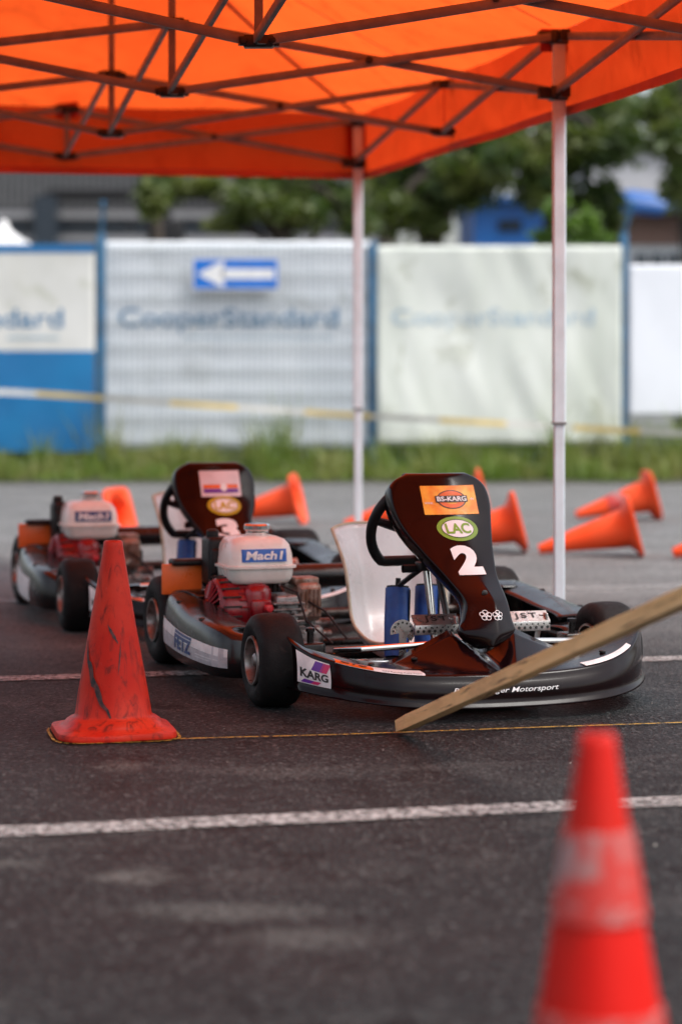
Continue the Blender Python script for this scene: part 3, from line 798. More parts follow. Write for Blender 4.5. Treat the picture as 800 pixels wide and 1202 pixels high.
    b = MB(); b.tube([c0+Vector((0,-.02,-.01)), (0,-.10,.115)], .0095, 12); b.build('steering_column', M['steel'], k)
    b = MB(); b.tube([(-.045,.02,.375),(-.105*0-.03,-.01,.16),(-.025,-.02,.06)], .0115, 12); b.tube([(.075,.02,.375),(.07,-.01,.16),(.065,-.02,.06)], .0115, 12)
    b.tube([(-.045,.02,.375),(.075,.02,.375)], .011, 10); b.build('column_support', M['chrome'], k)
    b = MB(); b.box((-.07,.0,.365),(-.02,.05,.39), bev=.005); b.tube([(-.055,.03,.37),(-.075,.08,.34),(-.085,.13,.315)], .008, 8); b.lathe([(.012,-.02),(.012,.02),(.0005,.021)], (-.09,.04,.37),'x',8); b.build('column_bracket', M['black'], k)
    # blue padded tubes
    for (x0, y0) in ((-.080,.17),(.020,.19)):
        b = MB(); b.tube([(x0-.008,y0-.02,.105),(x0,y0,.20),(x0+.010,y0+.02,.300)], [.036,.037,.036], 20, mi=0)
        b.tube([(x0+.010,y0+.02,.3005),(x0+.0105,y0+.021,.306)], .033, 18, mi=1)
        b.tube([(x0+.010,y0+.02,.306),(x0+.012,y0+.02,.33)], .008, 8, mi=1)
        b.tube([(x0-.0085,y0-.021,.09),(x0-.008,y0-.02,.105)], .033, 18, mi=1)
        b.sqbar((x0+.020,y0-.040,.11),(x0+.036,y0-.012,.298), .006, .004, mi=1)
        b.build('padded_tube', [M['bluepad'],M['black']], k)
    # pedals
    for (xa, xb) in ((-.135,.0),(.135,.275)):
        b = MB(); zt = .252; y0, y1 = -.13, -.095
        V = [(x, y, z) for x in (xa,xb) for (y, z) in ((y0-.001,zt-.026),(y1-.003,zt),(y1,zt-.003),(y0+.003,zt-.030))]
        b.add(V, [(0,4,5,1),(1,5,6,2),(2,6,7,3),(3,7,4,0),(0,1,2,3),(7,6,5,4)])
        b.box((xa,y0-.001,zt-.054),(xb,y0+.003,zt-.0265), bev=.001)
        n = 8
        for i in range(n):
            x = xa+(i+.5)*(xb-xa)/n
            b.lathe([(.0045,-.0012),(.0003,-.0013)], (x,y0,zt-.044), 'y', 10, mi=1)
            b.lathe([(.0028,-.0012),(.0003,-.0013)], (x+.006,y0,zt-.034), 'y', 8, mi=1)
        b.tube([(xb-.02,y0+.02,zt-.01),(xb-.035,y0+.03,.14),(xb-.045,y0+.03,.06)], .008, 8)
        b.box((xb-.012,y0,zt-.05),(xb-.006,y1+.01,zt-.005), bev=.002)
        pdl = b.build('pedal', [M['alu'],M['ink']], k)
        f = lambda x, y, l, xa=xa, xb=xb: Vector(((xa+xb)/2+x, (y0+y1)/2-.002+y*.79-l*.6, zt-.013+y*.61+l*.6))
        d = Decal(f); d.text('JST', 0, 0, .070, .026, 'ink', 0, bold=.02, space=1.3); d.build('pedal_lettering', pdl)
    b = MB(); n = 24
    ring = [(0,0)] + [(.036*math.cos(a), .036*math.sin(a)) for a in [(-.25+ (1.3)*q/n)*PI for q in range(n+1)]]
    cx, cy, cz = -.165, -.11, .205
    V = [Vector((cx+x, cy-.0, cz+y)) for x, y in ring] + [Vector((cx+x, cy+.003, cz+y)) for x, y in ring]
    m_ = len(ring); Fc = [(0,i,i+1) for i in range(1,m_-1)] + [(m_,m_+i+1,m_+i) for i in range(1,m_-1)] + [(i,(i+1)%m_,m_+(i+1)%m_,m_+i) for i in range(m_)]
    b.add(V, Fc)
    for q in range(7):
        a = (.05+.9*q/6)*PI; b.lathe([(.0033,-.0008),(.0002,-.0009)], (cx+.028*math.cos(a), cy-.0003, cz+.028*math.sin(a)), 'y', 8, mi=1)
    b.box((cx-.01,cy,cz-.10),(cx+.012,cy+.003,cz+.0))
    b.build('perforated_disc', [M['alu'],M['ink']], k)
    # ---- engine, tank
    make_engine(k); make_tank(k, not two)
    # rear bumper
    b = MB(); b.tube([(-.50,1.24,.235),(-.46,1.27,.24),(-.3,1.29,.245),(.3,1.29,.245),(.50,1.27,.24),(.56,1.24,.235)], [.02,.035,.04,.04,.035,.02], 14)
    b.build('rear_bumper', M['pod'], k)
    # chain guard, brake parts between engine and seat
    b = MB(); b.box((-.165,.72,.06),(-.135,1.12,.235), bev=.01);
    b.build('chain_guard', M['black'], k)
    # wheels
    make_wheel(k, -.51, 0, .13, .125, -1, math.radians(-1)); make_wheel(k, .51, 0, .13, .125, 1, math.radians(2))
    make_wheel(k, -.512, 1.05, .14, .155, -1); make_wheel(k, .56, 1.05, .14, .18, 1)
    return k
make_kart('black go-kart with a large white number 2 on its fairing, nearest the camera', (.293,6.923,0), math.radians(18.7), '2')
make_kart('black go-kart with a white number 3 on its fairing, parked farther back at left', (-.452,8.82,0), math.radians(15.5), '3')

# ================================================================== CONES
CG = 'traffic cones lying about behind the karts'
def cone_mesh(seed=0, dent=0.):
    n = 64; rows = []
    # (z, radius, squareness)
    T = [(.500,.017,0),(.5005,.021,0),(.497,.0245,0),(.485,.0255,0),(.480,.0262,0),(.30,.0575,0),(.12,.0885,0),(.058,.0985,0),(.050,.1025,0),(.047,.112,.1),(.040,.122,.25),(.032,.127,.4),(.026,.131,.6),(.023,.141,.9),(.017,.152,1),(.008,.155,1),(.002,.154,1),(.0,.145,1)]
    V = []
    for (z, r, q) in T:
        for k in range(n):
            a = 2*PI*k/n; c, s = math.cos(a), math.sin(a)
            sq = 1/max(abs(c), abs(s)) ; m = min(sq, 1.24)
            if q > 0:
                e = 5.0; se = (abs(c)**e+abs(s)**e)**(-1/e); rr = r*(1+(se-1)*q)
            else: rr = r
            nz = mnoise.noise(Vector((c*1.5+seed, s*1.5, z*6)))*.004*(1 if z > .02 else .3)
            rr += nz*(z < .49)*(1 if r > .03 else .2)
            V.append(Vector((rr*c, rr*s, z + (mnoise.noise(Vector((c*1.2+seed, s*1.2, 9)))*.003+.003 if q == 1 and z < .02 else 0))))
    L = len(T)
    Fc = [(j*n+k, (j+1)*n+k, (j+1)*n+(k+1)%n, j*n+(k+1)%n) for j in range(L-1) for k in range(n)]
    # hollow inside
    base = len(V)
    for (z, r) in ((.5,.014),(.30,.050),(.06,.088),(.012,.115)):
        for k in range(n): a = 2*PI*k/n; V.append(Vector((r*math.cos(a), r*math.sin(a), z)))
    Fc += [(base+j*n+k, base+j*n+(k+1)%n, base+(j+1)*n+(k+1)%n, base+(j+1)*n+k) for j in range(3) for k in range(n)]
    Fc += [(k, (k+1)%n, base+(k+1)%n, base+k) for k in range(n)]
    e0 = (L-1)*n; e1 = base+3*n
    Fc += [(e0+k, e1+k, e1+(k+1)%n, e0+(k+1)%n) for k in range(n)]
    return V, Fc
def cone(label, loc, rot, m, group=None, seed=0., band=None, name='traffic_cone'):
    V, Fc = cone_mesh(seed)
    o = obj(name, V, Fc, M[m]); o.location = loc; o.rotation_euler = rot; modify(o)
    o.data.set_sharp_from_angle(angle=math.radians(50))
    tag(o, label, 'traffic cone', group)
    if band:
        for (z0, z1) in band:
            b = MB(); rr = lambda z: lerp_table([(.058,.0985),(.12,.0885),(.30,.0575),(.48,.0262)], z)+.004
            b.lathe([(rr(z0)-.002,z0-.0005),(rr(z0),z0),(rr((z0+z1)/2),(z0+z1)/2),(rr(z1),z1),(rr(z1)-.002,z1+.0005)], (0,0,0), 'z', 48)
            b.build('reflective_band', M['band'], o)
    return o
c1 = cone('scuffed red traffic cone standing upright left of the karts, black scar on its side', (-.587,6.24,.0), (0,0,math.radians(12)), 'cone_old', seed=1.)
# black scar: a strip hugging the cone
def scar(o, pts, wd, m='ink'):
    V = []; n = len(pts)
    for i, (a, z) in enumerate(pts):
        r = lerp_table([(.058,.0985),(.12,.0885),(.30,.0575),(.48,.0262)], z)+.0022
        w = wd*math.sin(PI*min(1,max(0.04,i/(n-1))))*(.7+.5*random.random())
        for s in (-1, -.5, 0, .5, 1):
            da = s*w/r*.8; dz = s*w*.55
            rr = lerp_table([(.058,.0985),(.12,.0885),(.30,.0575),(.48,.0262)], z+dz)+.0022
            V.append(Vector((rr*math.cos(a+da), rr*math.sin(a+da), z+dz)))
    Fc = [(i*5+k, i*5+k+1, (i+1)*5+k+1, (i+1)*5+k) for i in range(n-1) for k in range(4)]
    return obj('scuff_mark', V, Fc, M[m], o)
M['scar'] = mat('rubber_scuff', (.010,.007,.007), .6, col2=(.09,.02,.018), ns=60)
def deg(x): return math.radians(x-12)
scar(c1, [(deg(205+ (i/14)*72), .245-.205*(i/14)+.006*math.sin(i*1.7)) for i in range(15)], .010, 'scar')
scar(c1, [(deg(262+ (i/8)*25), .29-.05*(i/8)) for i in range(9)], .004, 'scar')
scar(c1, [(deg(292- (i/8)*8), .25-.09*(i/8)) for i in range(9)], .0025, 'scar')
cone('large red cone with worn grey bands in the right foreground', (.318,2.96,0), (0,math.radians(-.6),math.radians(20)), 'cone_red', seed=3., band=[(.278,.385),(.05,.170)]).scale = (.92,.92,1)
def lying(label, tipx, d, px_base, heading, m='cone_new', seed=0., band=None, name='traffic_cone', roll=45):
    # cone lying on the ground, axis horizontal; base (flange) at px_base, pointing along heading
    x = (px_base-400)*d/F
    slope = math.atan2(.150-.026, .49)
    ax = Vector((math.cos(heading)*math.cos(slope), math.sin(heading)*math.cos(slope), -math.sin(slope)))
    q = ax.to_track_quat('Z', 'Y')
    o = cone(label, (0,0,0), (0,0,0), m, CG, seed, band, name)
    Rm = q.to_matrix().to_4x4() @ Matrix.Rotation(math.radians(roll), 4, 'Z')
    zs = min((Rm @ v.co).z for v in o.data.vertices)
    o.matrix_world = Matrix.Translation((x, d, -zs+.001)) @ Rm
    return o
lying('orange cone on its side right of the number 3 fairing, tip pointing left', 292, 14.6, 352, math.radians(172), seed=4, roll=0)
lying('low orange cone on its side just behind the far canopy leg', 403, 14.0, 503, math.radians(180), seed=5, roll=3)
lying('orange cone on its side whose square base shows right of the number 2 fairing', 560, 12.3, 610, math.radians(182), seed=6, roll=8)
lying('orange cone farther back, only its base edge peeping over the number 2 fairing', 560, 15.4, 569, math.radians(176), seed=7, roll=0)
lying('orange cone on its side with a faded white band, farther of two at right', 680, 15.0, 766, math.radians(186), seed=8, roll=0, band=[(.2,.3)])
lying('plain orange cone on its side, nearer of the two at the right', 643, 12.1, 746, math.radians(177), seed=9, roll=0)
lying('orange cone of which only the tip enters at the right edge', 795, 11.9, 905, math.radians(180), seed=10, roll=0)
lying('orange cone lying behind the fuel tank of the number 3 kart', 118, 12.9, 144, math.radians(158), seed=11, roll=0)

# ================================================================== TIMBER STAKE
A = Vector((.155,6.23,.024)); B = Vector((.66,4.70,.497)); dr = (B-A); Lk = dr.length; dr.normalize()
LT = Lk*1.25
b = MB(); n = 24
ring = []
for i in range(n+1):
    s = -.004+(LT)*i/n; t = s/LT
    wob = .0015*math.sin(i*.9); sc_ = .86 if i == 0 else .9 if s < .02 else 1
    hw = (.0172+.0004*math.sin(i*2.1))*sc_
    bb = .07
    for (x, y) in ((-1,-1+bb),(-1,1-bb),(-1+bb,1),(1-bb,1),(1,1-bb),(1,-1+bb),(1-bb,-1),(-1+bb,-1)):
        ring.append(Vector((s, x*hw+wob*.4, y*hw)))
Fc = [(i*8+k, i*8+(k+1)%8, (i+1)*8+(k+1)%8, (i+1)*8+k) for i in range(n) for k in range(8)] + [tuple(range(7,-1,-1)), tuple(n*8+k for k in range(8))]
b.add(ring, Fc)
st = b.build('timber_stake', M['wood'], sharp=28)
st.matrix_world = Matrix.Translation(A) @ dr.to_track_quat('X', 'Z').to_matrix().to_4x4()
tag(st, 'long square wooden stake leaning up to the right in front of the kart nose', 'wooden stake')

# ================================================================== CANOPY TENT
U = Vector((-.229,.973,0)).normalized(); Vv = Vector((-.973,-.229,0)).normalized()
C2 = Vector((.08,11.3,0)); SP = 1.48; HWD = 1.36
tent = thing('canopy_tent', 'pop-up gazebo with bright orange roof, folding truss frame and white legs over the karts', 'canopy tent', (C2-U*3*SP+Vv*HWD))
tinv = Matrix.Translation(-tent.location)
def TP(k, t, z): return (C2 - U*SP*k + Vv*HWD*t)*1.0 + Vector((0,0,z)) - tent.location
KM = 4
ZU, ZL_, ZE = 2.10, 1.905, 2.135
def lowz(k, t):
    if t == 1: return ZL_ + [0,-.035,-.036,-.06,-.03][k]
    return ZL_
def upz(k, t):
    return ZU + (.0 if t != 1 else [.02,.0,.0,.0,.0][k])
def roofz(s, t):
    "s metres along from far end (0..KM*SP), t metres across 0..2*HWD"
    e = min(s, KM*SP-s, t, 2*HWD-t)
    f = max(0, e/HWD)
    return ZE + .78*f - .05*math.sin(PI*f)
ns, nt_ = 61, 41
L_ = KM*SP
def rp(u, v):
    s = KM*SP*u; t = 2*HWD*v
    s2 = -.04+(KM*SP+.08)*u; t2 = -.04+(2*HWD+.08)*v
    z = roofz(s, t) + .012*mnoise.noise(Vector((s*2.2,t*2.2,0))) + .008*mnoise.noise(Vector((s*5,t*5,3)))*min(1, min(s,L_-s,t,2*HWD-t)*4)
    p = C2 - U*s2 + Vv*t2 - tent.location; p.z = z; return p
V, Fc = grid(ns, nt_, rp)
ro = obj('roof_fabric', V, Fc, M['canopy'], tent)
# valance
per = []
for i in range(81): per.append((KM*SP*i/80, 0))
for i in range(1,41): per.append((KM*SP, 2*HWD*i/40))
for i in range(1,81): per.append((KM*SP*(1-i/80), 2*HWD))
for i in range(1,40): per.append((0, 2*HWD*(1-i/40)))
def valv(i, h):
    s, t = per[i % len(per)]
    s2 = -.04+(KM*SP+.08)*s/(KM*SP); t2 = -.04+(2*HWD+.08)*t/(2*HWD)
    p = C2 - U*s2 + Vv*t2 - tent.location
    out = Vector((0,0,0)); w = .012*mnoise.noise(Vector((s*2.5,t*2.5,h*3)))*h
    p += (-U*( .5 if s > KM*SP*.99 else -.5 if s < .01 else 0) + Vv*(.5 if t > 2*HWD*.99 else -.5 if t < .01 else 0))*2*w
    z0 = roofz(s, t)+.012*mnoise.noise(Vector((s*2.2,t*2.2,0)))
    p.z = z0 - h*(z0-1.828-.006*mnoise.noise(Vector((s*1.1,t*1.1,4)))) ; return p
hs = [0,.12,.3,.5,.7,.84,.85,1.0]; npz = len(per)
V = [valv(i, h) for h in hs for i in range(npz)]
Fc = [(j*npz+i, j*npz+(i+1)%npz, (j+1)*npz+(i+1)%npz, (j+1)*npz+i) for j in range(len(hs)-1) for i in range(npz)]
va = obj('valance', V, Fc, M['valance'], tent)
# hem: a doubled strip inside the lower edge
V = []
for h in (.90,1.004):
    for i in range(npz):
        p = valv(i, h); c = Vector((0,0,p.z)); V.append(p + (c-p).normalized()*.006)
Fc = [(i, (i+1)%npz, npz+(i+1)%npz, npz+i) for i in range(npz)]
obj('hem', V, Fc, M['hem'], tent)
# seams along the hips and ridge
def seam(pts, wdt=.026):
    b = MB(); P3 = []
    for (s, t) in pts:
        p = C2 - U*s + Vv*t - tent.location; p.z = roofz(s, t)-.014; P3.append(p)
    V = []
    for i, p in enumerate(P3):
        tt = (P3[min(i+1,len(P3)-1)]-P3[max(0,i-1)]).normalized(); sd = tt.cross(Vector((0,0,1))).normalized()*wdt/2
        V += [p-sd, p+sd]
    Fc = [(2*i,2*i+1,2*i+3,2*i+2) for i in range(len(P3)-1)]
    obj('roof_seam', V, Fc, M['seam'], tent)
L6 = KM*SP; W2 = 2*HWD
for (sa, ta, sb, tb) in ((.03,.03,HWD,HWD),(.03,W2-.03,HWD,HWD),(L6-.03,.03,L6-HWD,HWD),(L6-.03,W2-.03,L6-HWD,HWD)):
    seam([(sa+(sb-sa)*i/12, ta+(tb-ta)*i/12) for i in range(13)])
for s in (1.48,2.96,4.44): seam([(s, .03+(W2-.06)*i/24) for i in range(25)], .014)
# legs
for kk in (0,2,4):
    for t in (0,2):
        p = TP(kk, t, 0)
        b = MB(); b.sqbar(p+Vector((0,0,.755)), p+Vector((0,0,ZU+.02)), .045); b.sqbar(p+Vector((0,0,.01)), p+Vector((0,0,.80)), .037)
        b.box(p+Vector((-.05,-.05,0)), p+Vector((.05,.05,.008)), bev=.003)
        lg = b.build('leg', M['pole'], tent)
        for z, h in ((ZL_-.03,.05),(ZU-.03,.05)):
            b = MB()
            b.box(p+Vector((-.031,-.031,z)), p+Vector((.031,.031,z+h)), bev=.006)
            for dv in (U*(1 if kk else -1), U*(-1 if kk < 4 else 1), Vv*(1 if t == 0 else -1)):
                q = p+dv*.045+Vector((0,0,z+h/2)); b.sqbar(p+dv*.02+Vector((0,0,z+h/2)), p+dv*.075+Vector((0,0,z+h/2)), .034, .04)
            b.build('bracket', M['bracket'], tent)
        b = MB(); b.box(p+Vector((-.0245,-.0245,.748)), p+Vector((.0245,.0245,.757)), bev=.002); b.build('leg_collar', M['bar'], tent)
        z0 = 1.90 if kk == 0 else 2.05
        b = MB(); b.box(p+Vector((-.062,.034,z0)), p+Vector((.062,.046,ZE-.004)), bev=.004); b.build('corner_pocket', M['seam'], tent)
# joints
def joint(k, t, up):
    z = upz(k, t) if up else lowz(k, t); p = TP(k, t, z)
    b = MB(); b.box(p+Vector((-.042,-.026,-.017)), p+Vector((.042,.026,.017)), bev=.006)
    for dx in (-.04,.04): b.lathe([(.009,0),(.009,-.006),(.0005,-.007)], p+Vector((dx,-.03,0)), 'y', 8)
    for dv in (U,-U,Vv,-Vv): b.sqbar(p, p+dv*.055, .028, .024)
    b.build('joint', M['bracket'], tent)
for k in range(5):
    joint(k, 1, True); joint(k, 1, False)
for k in (1,3):
    for t in (0,2): joint(k, t, True); joint(k, t, False)
def bar(p, q, side):
    d = (q-p).normalized(); o = d.cross(Vector((0,0,1))).normalized()*side*.013
    p = p + d*.03; q = q - d*.03
    b = MB(); b.sqbar(p+o, q+o, .016, .028); b.build('truss_bar', M['bar'], tent)
def pivot(p):
    b = MB(); dv = Vector((0,-1,0)); b.lathe([(.0005,-.030),(.013,-.029),(.013,.02),(.0005,.021)], p, 'y', 12); b.build('pivot', M['bracket'], tent)
def scissor(k0, t0, k1, t1):
    a, c = TP(k0,t0,lowz(k0,t0)), TP(k1,t1,upz(k1,t1)); d_, e = TP(k0,t0,upz(k0,t0)), TP(k1,t1,lowz(k1,t1))
    bar(a, c, 1); bar(d_, e, -1); pivot((a+c+d_+e)/4)
for k in range(5):
    for t in (0,1): scissor(k, t, k, t+1)
for t in (0,2):
    for k in range(4): scissor(k, t, k+1, t)
for k in range(4):
    bar(TP(k,1,lowz(k,1)), TP(k+1,1,upz(k+1,1)), 1)
for k in range(5):
    zt = roofz(min(max(SP*k,.0),L6), HWD)
    if k in (0,4): zt = upz(k,1)+.02
    b = MB(); b.sqbar(TP(k,1,lowz(k,1)), TP(k,1,zt-.01), .024); b.build('peak_pole', M['bar'], tent)
# straps on the right side mids
for k in (1,3):
    b = MB(); b.sqbar(TP(k,0,lowz(k,0)), TP(k,0,ZU), .012,.004); b.build('strap', M['seam'], tent)
# far-end centre pocket
p = TP(0,1,0); b = MB(); b.box(p+Vector((-.05,.01,ZU-.02)), p+Vector((.05,.03,ZU+.13)), bev=.004); b.build('corner_pocket', M['seam'], tent)

# ================================================================== GROUND
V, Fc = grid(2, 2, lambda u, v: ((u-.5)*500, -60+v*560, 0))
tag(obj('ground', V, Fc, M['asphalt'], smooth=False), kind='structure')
V, Fc = grid(60, 8, lambda u, v: ((u-.5)*60, 19.55+v*7 + (.3*mnoise.noise(Vector((u*120,0,0))) if v == 0 else 0), .006+ (.05*v)))
tag(obj('verge', V, Fc, M['soil']), kind='structure')
dl = Vector((1.43,.35,0)).normalized(); nl = Vector((-dl.y, dl.x, 0)); p0 = Vector((-.693,4.92,0))
for i in range(-1, 6):
    base = p0 + nl*(2.42*i)
    w = .056
    V = []
    for q in range(81):
        c = base + dl*(-8+16*q/80)
        for s in (-1,1): V.append(c + nl*s*(w+.006*mnoise.noise(Vector((q*.7,i,s)))) + Vector((0,0,.004)))
    Fc = [(2*q,2*q+2,2*q+3,2*q+1) for q in range(80)]
    tag(obj('parking_line', V, Fc, M['line'], smooth=False), kind='structure')
# yellow chalk mark from the cone to the right
pts = [Vector((-.44,6.135,0)), Vector((.0,6.21,0)), Vector((.5,6.33,0)), Vector((.95,6.43,0)), Vector((1.8,6.6,0))]
V = []
for q in range(61):
    t = q/60*4; i = min(3, int(t)); c = pts[i].lerp(pts[i+1], t-i)
    for s in (-1,1): V.append(c+Vector((0,s*.0065+.003*mnoise.noise(Vector((q*.9,0,0))),.005)))
tag(obj('chalk_line', V, [(2*q,2*q+2,2*q+3,2*q+1) for q in range(60)], M['chalk'], smooth=False), kind='structure')
V = []; n = 48
for q in range(n):
    a = 2*PI*q/n; c, s = math.cos(a), math.sin(a); e = 5; se = (abs(c)**e+abs(s)**e)**(-1/e)
    an = a+math.radians(12)
    for r in (.158,.165): V.append(Vector((-.587+r*se*math.cos(an), 6.24+r*se*math.sin(an), .004)))
tag(obj('chalk_outline', V, [(2*q,2*((q+1)%n),2*((q+1)%n)+1,2*q+1) for q in range(n)], M['chalk'], smooth=False), kind='structure')
# loose grit
b = MB()
for i in range(2600):
    y = 2.5+random.random()**1.3*11; x = (random.random()-.5)*(y*.32+.2); r = random.choice((.0012,.0018,.0018,.0028,.004 if random.random() < .2 else .002))
    c = Vector((x,y,r*.4)); 
    vs = [c+Vector((random.uniform(-1,1),random.uniform(-1,1),random.uniform(-.3,.8)))*r*1.2 for _ in range(5)]
    b.add(vs, [(0,1,2),(0,2,3),(0,3,1),(4,2,1),(4,3,2),(4,1,3)])
tag(b.build('loose_grit', M['pebble'], smooth=False), 'small stones and grit scattered over the asphalt', 'grit', kind='stuff')

# ================================================================== FENCE
DF = 20.8
fence = thing('mesh_fence', 'blue steel post and welded wire mesh fence carrying the banners', 'fence', (0,DF,0))
S_ = F/DF
posts = [-2.06-2.28, -2.06, .277, 2.43, 2.43+2.28]
for i, x in enumerate(posts):
    b = MB(); b.box((x-.033,-.03,0),(x+.033,.03,2.10 if i != 2 else 2.02), bev=.006)
    if i != 2: b.sqbar((x,0,2.08),(x+(.03 if i == 1 else .06),-.12,2.36), .035)
    b.box((x-.05,-.035,.28),(x+.05,-.028,.34), bev=.002)
    b.build('post', M['post_blue'], fence)
for i in range(4):
    x0, x1 = posts[i]+.04, posts[i+1]-.04
    b = MB()
    n = int((x1-x0)/.05)
    for q in range(n+1): x = x0+(x1-x0)*q/n; b.sqbar((x,0,.08),(x,0,2.01), .0055)
    for q in range(10):
        z = .1+.205*q
        for s in (-.006,.006): b.sqbar((x0,s,z),(x1,s,z), .0065)
    b.build('wire_panel', M['wire'], fence)
def banner(name, label, x0, x1, z0, z1, y, m, amp=.012, texts=(), extra=None):
    def f(x, z, l=0):
        w = mnoise.noise(Vector((x*1.6, z*1.1, x0*3)))*amp + mnoise.noise(Vector((x*5+z*2, z*1.4, x0)))*amp*.5
        return Vector((x, y+w-l, z))
    V, Fc = grid(60, 40, lambda u, v: f(x0+(x1-x0)*u, z0+(z1-z0)*v))
    cx = (x0+x1)/2
    o = obj(name, [v-Vector((cx,y,z0)) for v in V], Fc, M[m]); o.location = (cx,y,z0); modify(o, thick=.0015, off=0)
    for (kind, args) in texts:
        d = Decal(lambda a, c, l: f(a, c, .003+l)-Vector((cx,y,z0)))
        if kind == 'rect': d.rect(*args, n=30)
        else: d.text(*args, bold=.012)
        d.build('lettering' if kind == 'text' else 'printed_panel', o)
    tag(o, label, 'banner', 'banners hung along the fence'); return o
def X(px, d=DF): return (px-400)*d/F
def Z(py, d=DF): return HC-(py-430)*d/F
banner('banner', 'banner with grey-white upper half and solid blue lower half left of the first blue post', posts[0]+.05, X(112), Z(530), Z(289), DF-.045, 'banner_left', .008,
       [('rect', (posts[0]+.05, Z(530), X(112), Z(412), 'banner_blue', 0)), ('rect', (posts[0]+.05, Z(297), X(112), Z(287), 'banner_blue', 0)),
        ('text', ('CooperStandard', X(-58), Z(377), X(75)-X(-191), .215, 'print_blue', 1)), ('rect', (X(10), Z(398), X(70), Z(395), 'faded', 0))])
banner('banner', 'pale banner behind the wire mesh with blue company name and the arrow sign over it', X(121), X(434), Z(526), Z(283), DF+.03, 'banner_mid', .014,
       [('text', ('CooperStandard', X(268), Z(376), X(397)-X(139), .215, 'print_blue', 1)), ('rect', (X(215), Z(397), X(390), Z(395), 'faded', 0))])
banner('banner', 'weathered greenish white banner with nearly vanished lettering right of the middle post', X(442), X(728), Z(521), Z(289), DF-.05, 'banner_old', .035,
       [('text', ('CooperStandard', X(578), Z(375), X(697)-X(460), .19, 'faded_more', 1))])
banner('banner', 'clean plain white banner at the right edge, higher off the ground', X(737), posts[4]-.1, Z(488), Z(311), DF-.045, 'banner_clean', .008)
# sign
d = Decal(lambda x, y, l: Vector((x, -.008-l*1.5, y)))
d.rect(-.372,-.139,.372,.139,'whiteink',0,2); d.rect(-.36,-.127,.36,.127,'signblue',1,2)
d.rect(-.12,-.044,.33,.044,'whiteink',2,2); d.poly([(-.33,0),(-.10,-.118),(-.10,.118)], [(0,1,2)], 'whiteink', 2)
sg = MB(); sg.box((-.374,-.008,-.141),(.374,0,.141), bev=.002); so = sg.build('direction_sign', M['alu']); so.location = (X(276.5,20.7), 20.72, Z(321.5,20.7))
d.build('arrow_face', so); tag(so, 'blue rectangular one-way sign with white left-pointing arrow fixed to the mesh fence', 'sign')
# tape
b = MB(); V = []; idx = []
pp = [(-700,446),(-300,452),(0,460),(200,473),(410,487),(640,500),(800,509),(1100,520)]
n = 160
for q in range(n+1):
    px = -700+1800*q/n; py = smooth_table(pp, px); dd = 20.3
    c = P(px, py, dd); tw = .2*math.sin(q*.23)
    V += [c+Vector((0,.03*math.sin(tw),.024*math.cos(tw))), c-Vector((0,.03*math.sin(tw),.024*math.cos(tw)))]
tp = obj('barrier_tape', V, [(2*q,2*q+1,2*q+3,2*q+2) for q in range(n)], [M['tape_y'],M['tape_w']], mi=[int(((q*1.0+4)//7)%2) for q in range(n)])
tag(tp, 'yellow and white barrier tape stretched across in front of the fence', 'barrier tape')

# grass
b = MB(); random.seed(21)
clumps = [(random.uniform(-5,5), random.uniform(19.85,21.6), random.uniform(.1,.5)*(.45+1.1*abs(mnoise.noise(Vector((random.random(),_*.37,0)))+.4))) for _ in range(480)]
for (cx, cy, h) in clumps:
    if cy < 20.3: h *= .45
    for _ in range(44):
        a = random.random()*2*PI; r = random.random()*.16; x, y = cx+r*math.cos(a), cy+r*math.sin(a)
        hh = h*random.uniform(.45,1.1); lean = Vector((random.uniform(-1,1),random.uniform(-1,1),0))*hh*.4; w = random.uniform(.004,.012)
        sd = Vector((math.cos(a*3),math.sin(a*3),0))*w; p = Vector((x,y,.01))
        b.add([p-sd,p+sd,p+lean*.4+sd*.8+Vector((0,0,hh*.6)),p+lean*.4-sd*.8+Vector((0,0,hh*.6)),p+lean+Vector((0,0,hh))], [(0,1,2,3),(3,2,4)])
for _ in range(9000):
    x = random.uniform(-5,5); y = random.uniform(20.2,24.5); hh = random.uniform(.1,.55 if y > 21 else .22); w = .009
    a = random.random()*6; sd = Vector((math.cos(a),math.sin(a),0))*w; p = Vector((x,y,.02)); l = Vector((random.uniform(-.1,.1),random.uniform(-.1,.1),hh))
    b.add([p-sd,p+sd,p+l], [(0,1,2)])
tag(b.build('grass', M['grass'], smooth=False), 'uncut green grass and weeds growing along the foot of the fence', 'grass', kind='stuff')

# ================================================================== TREES
def leaves(parent, name, clumps, size, m, seed):
    rnd = random.Random(seed); V = []; Fc = []
    for (cx, cy, cz, rx, ry, rz, n) in clumps:
        for _ in range(n):
            while True:
                p = Vector((rnd.uniform(-1,1),rnd.uniform(-1,1),rnd.uniform(-1,1)))
                if p.length < 1: break
            p = p*(.55+.45*rnd.random()) + Vector((rnd.gauss(0,.12),rnd.gauss(0,.12),rnd.gauss(0,.12)))
            c = Vector((cx+p.x*rx, cy+p.y*ry, cz+p.z*rz))
            u = Vector((rnd.gauss(0,1),rnd.gauss(0,1),rnd.gauss(0,.6))).normalized(); w = u.cross(Vector((rnd.gauss(0,1),rnd.gauss(0,1),rnd.gauss(0,1)))).normalized()
            s = size*rnd.uniform(.6,1.3); i = len(V)
            V += [c-u*s, c-w*s*.5-u*s*.2, c+u*s, c+w*s*.5+u*s*.1]; Fc.append((i,i+1,i+2,i+3))
    return obj(name, V, Fc, M[m], parent, smooth=False)
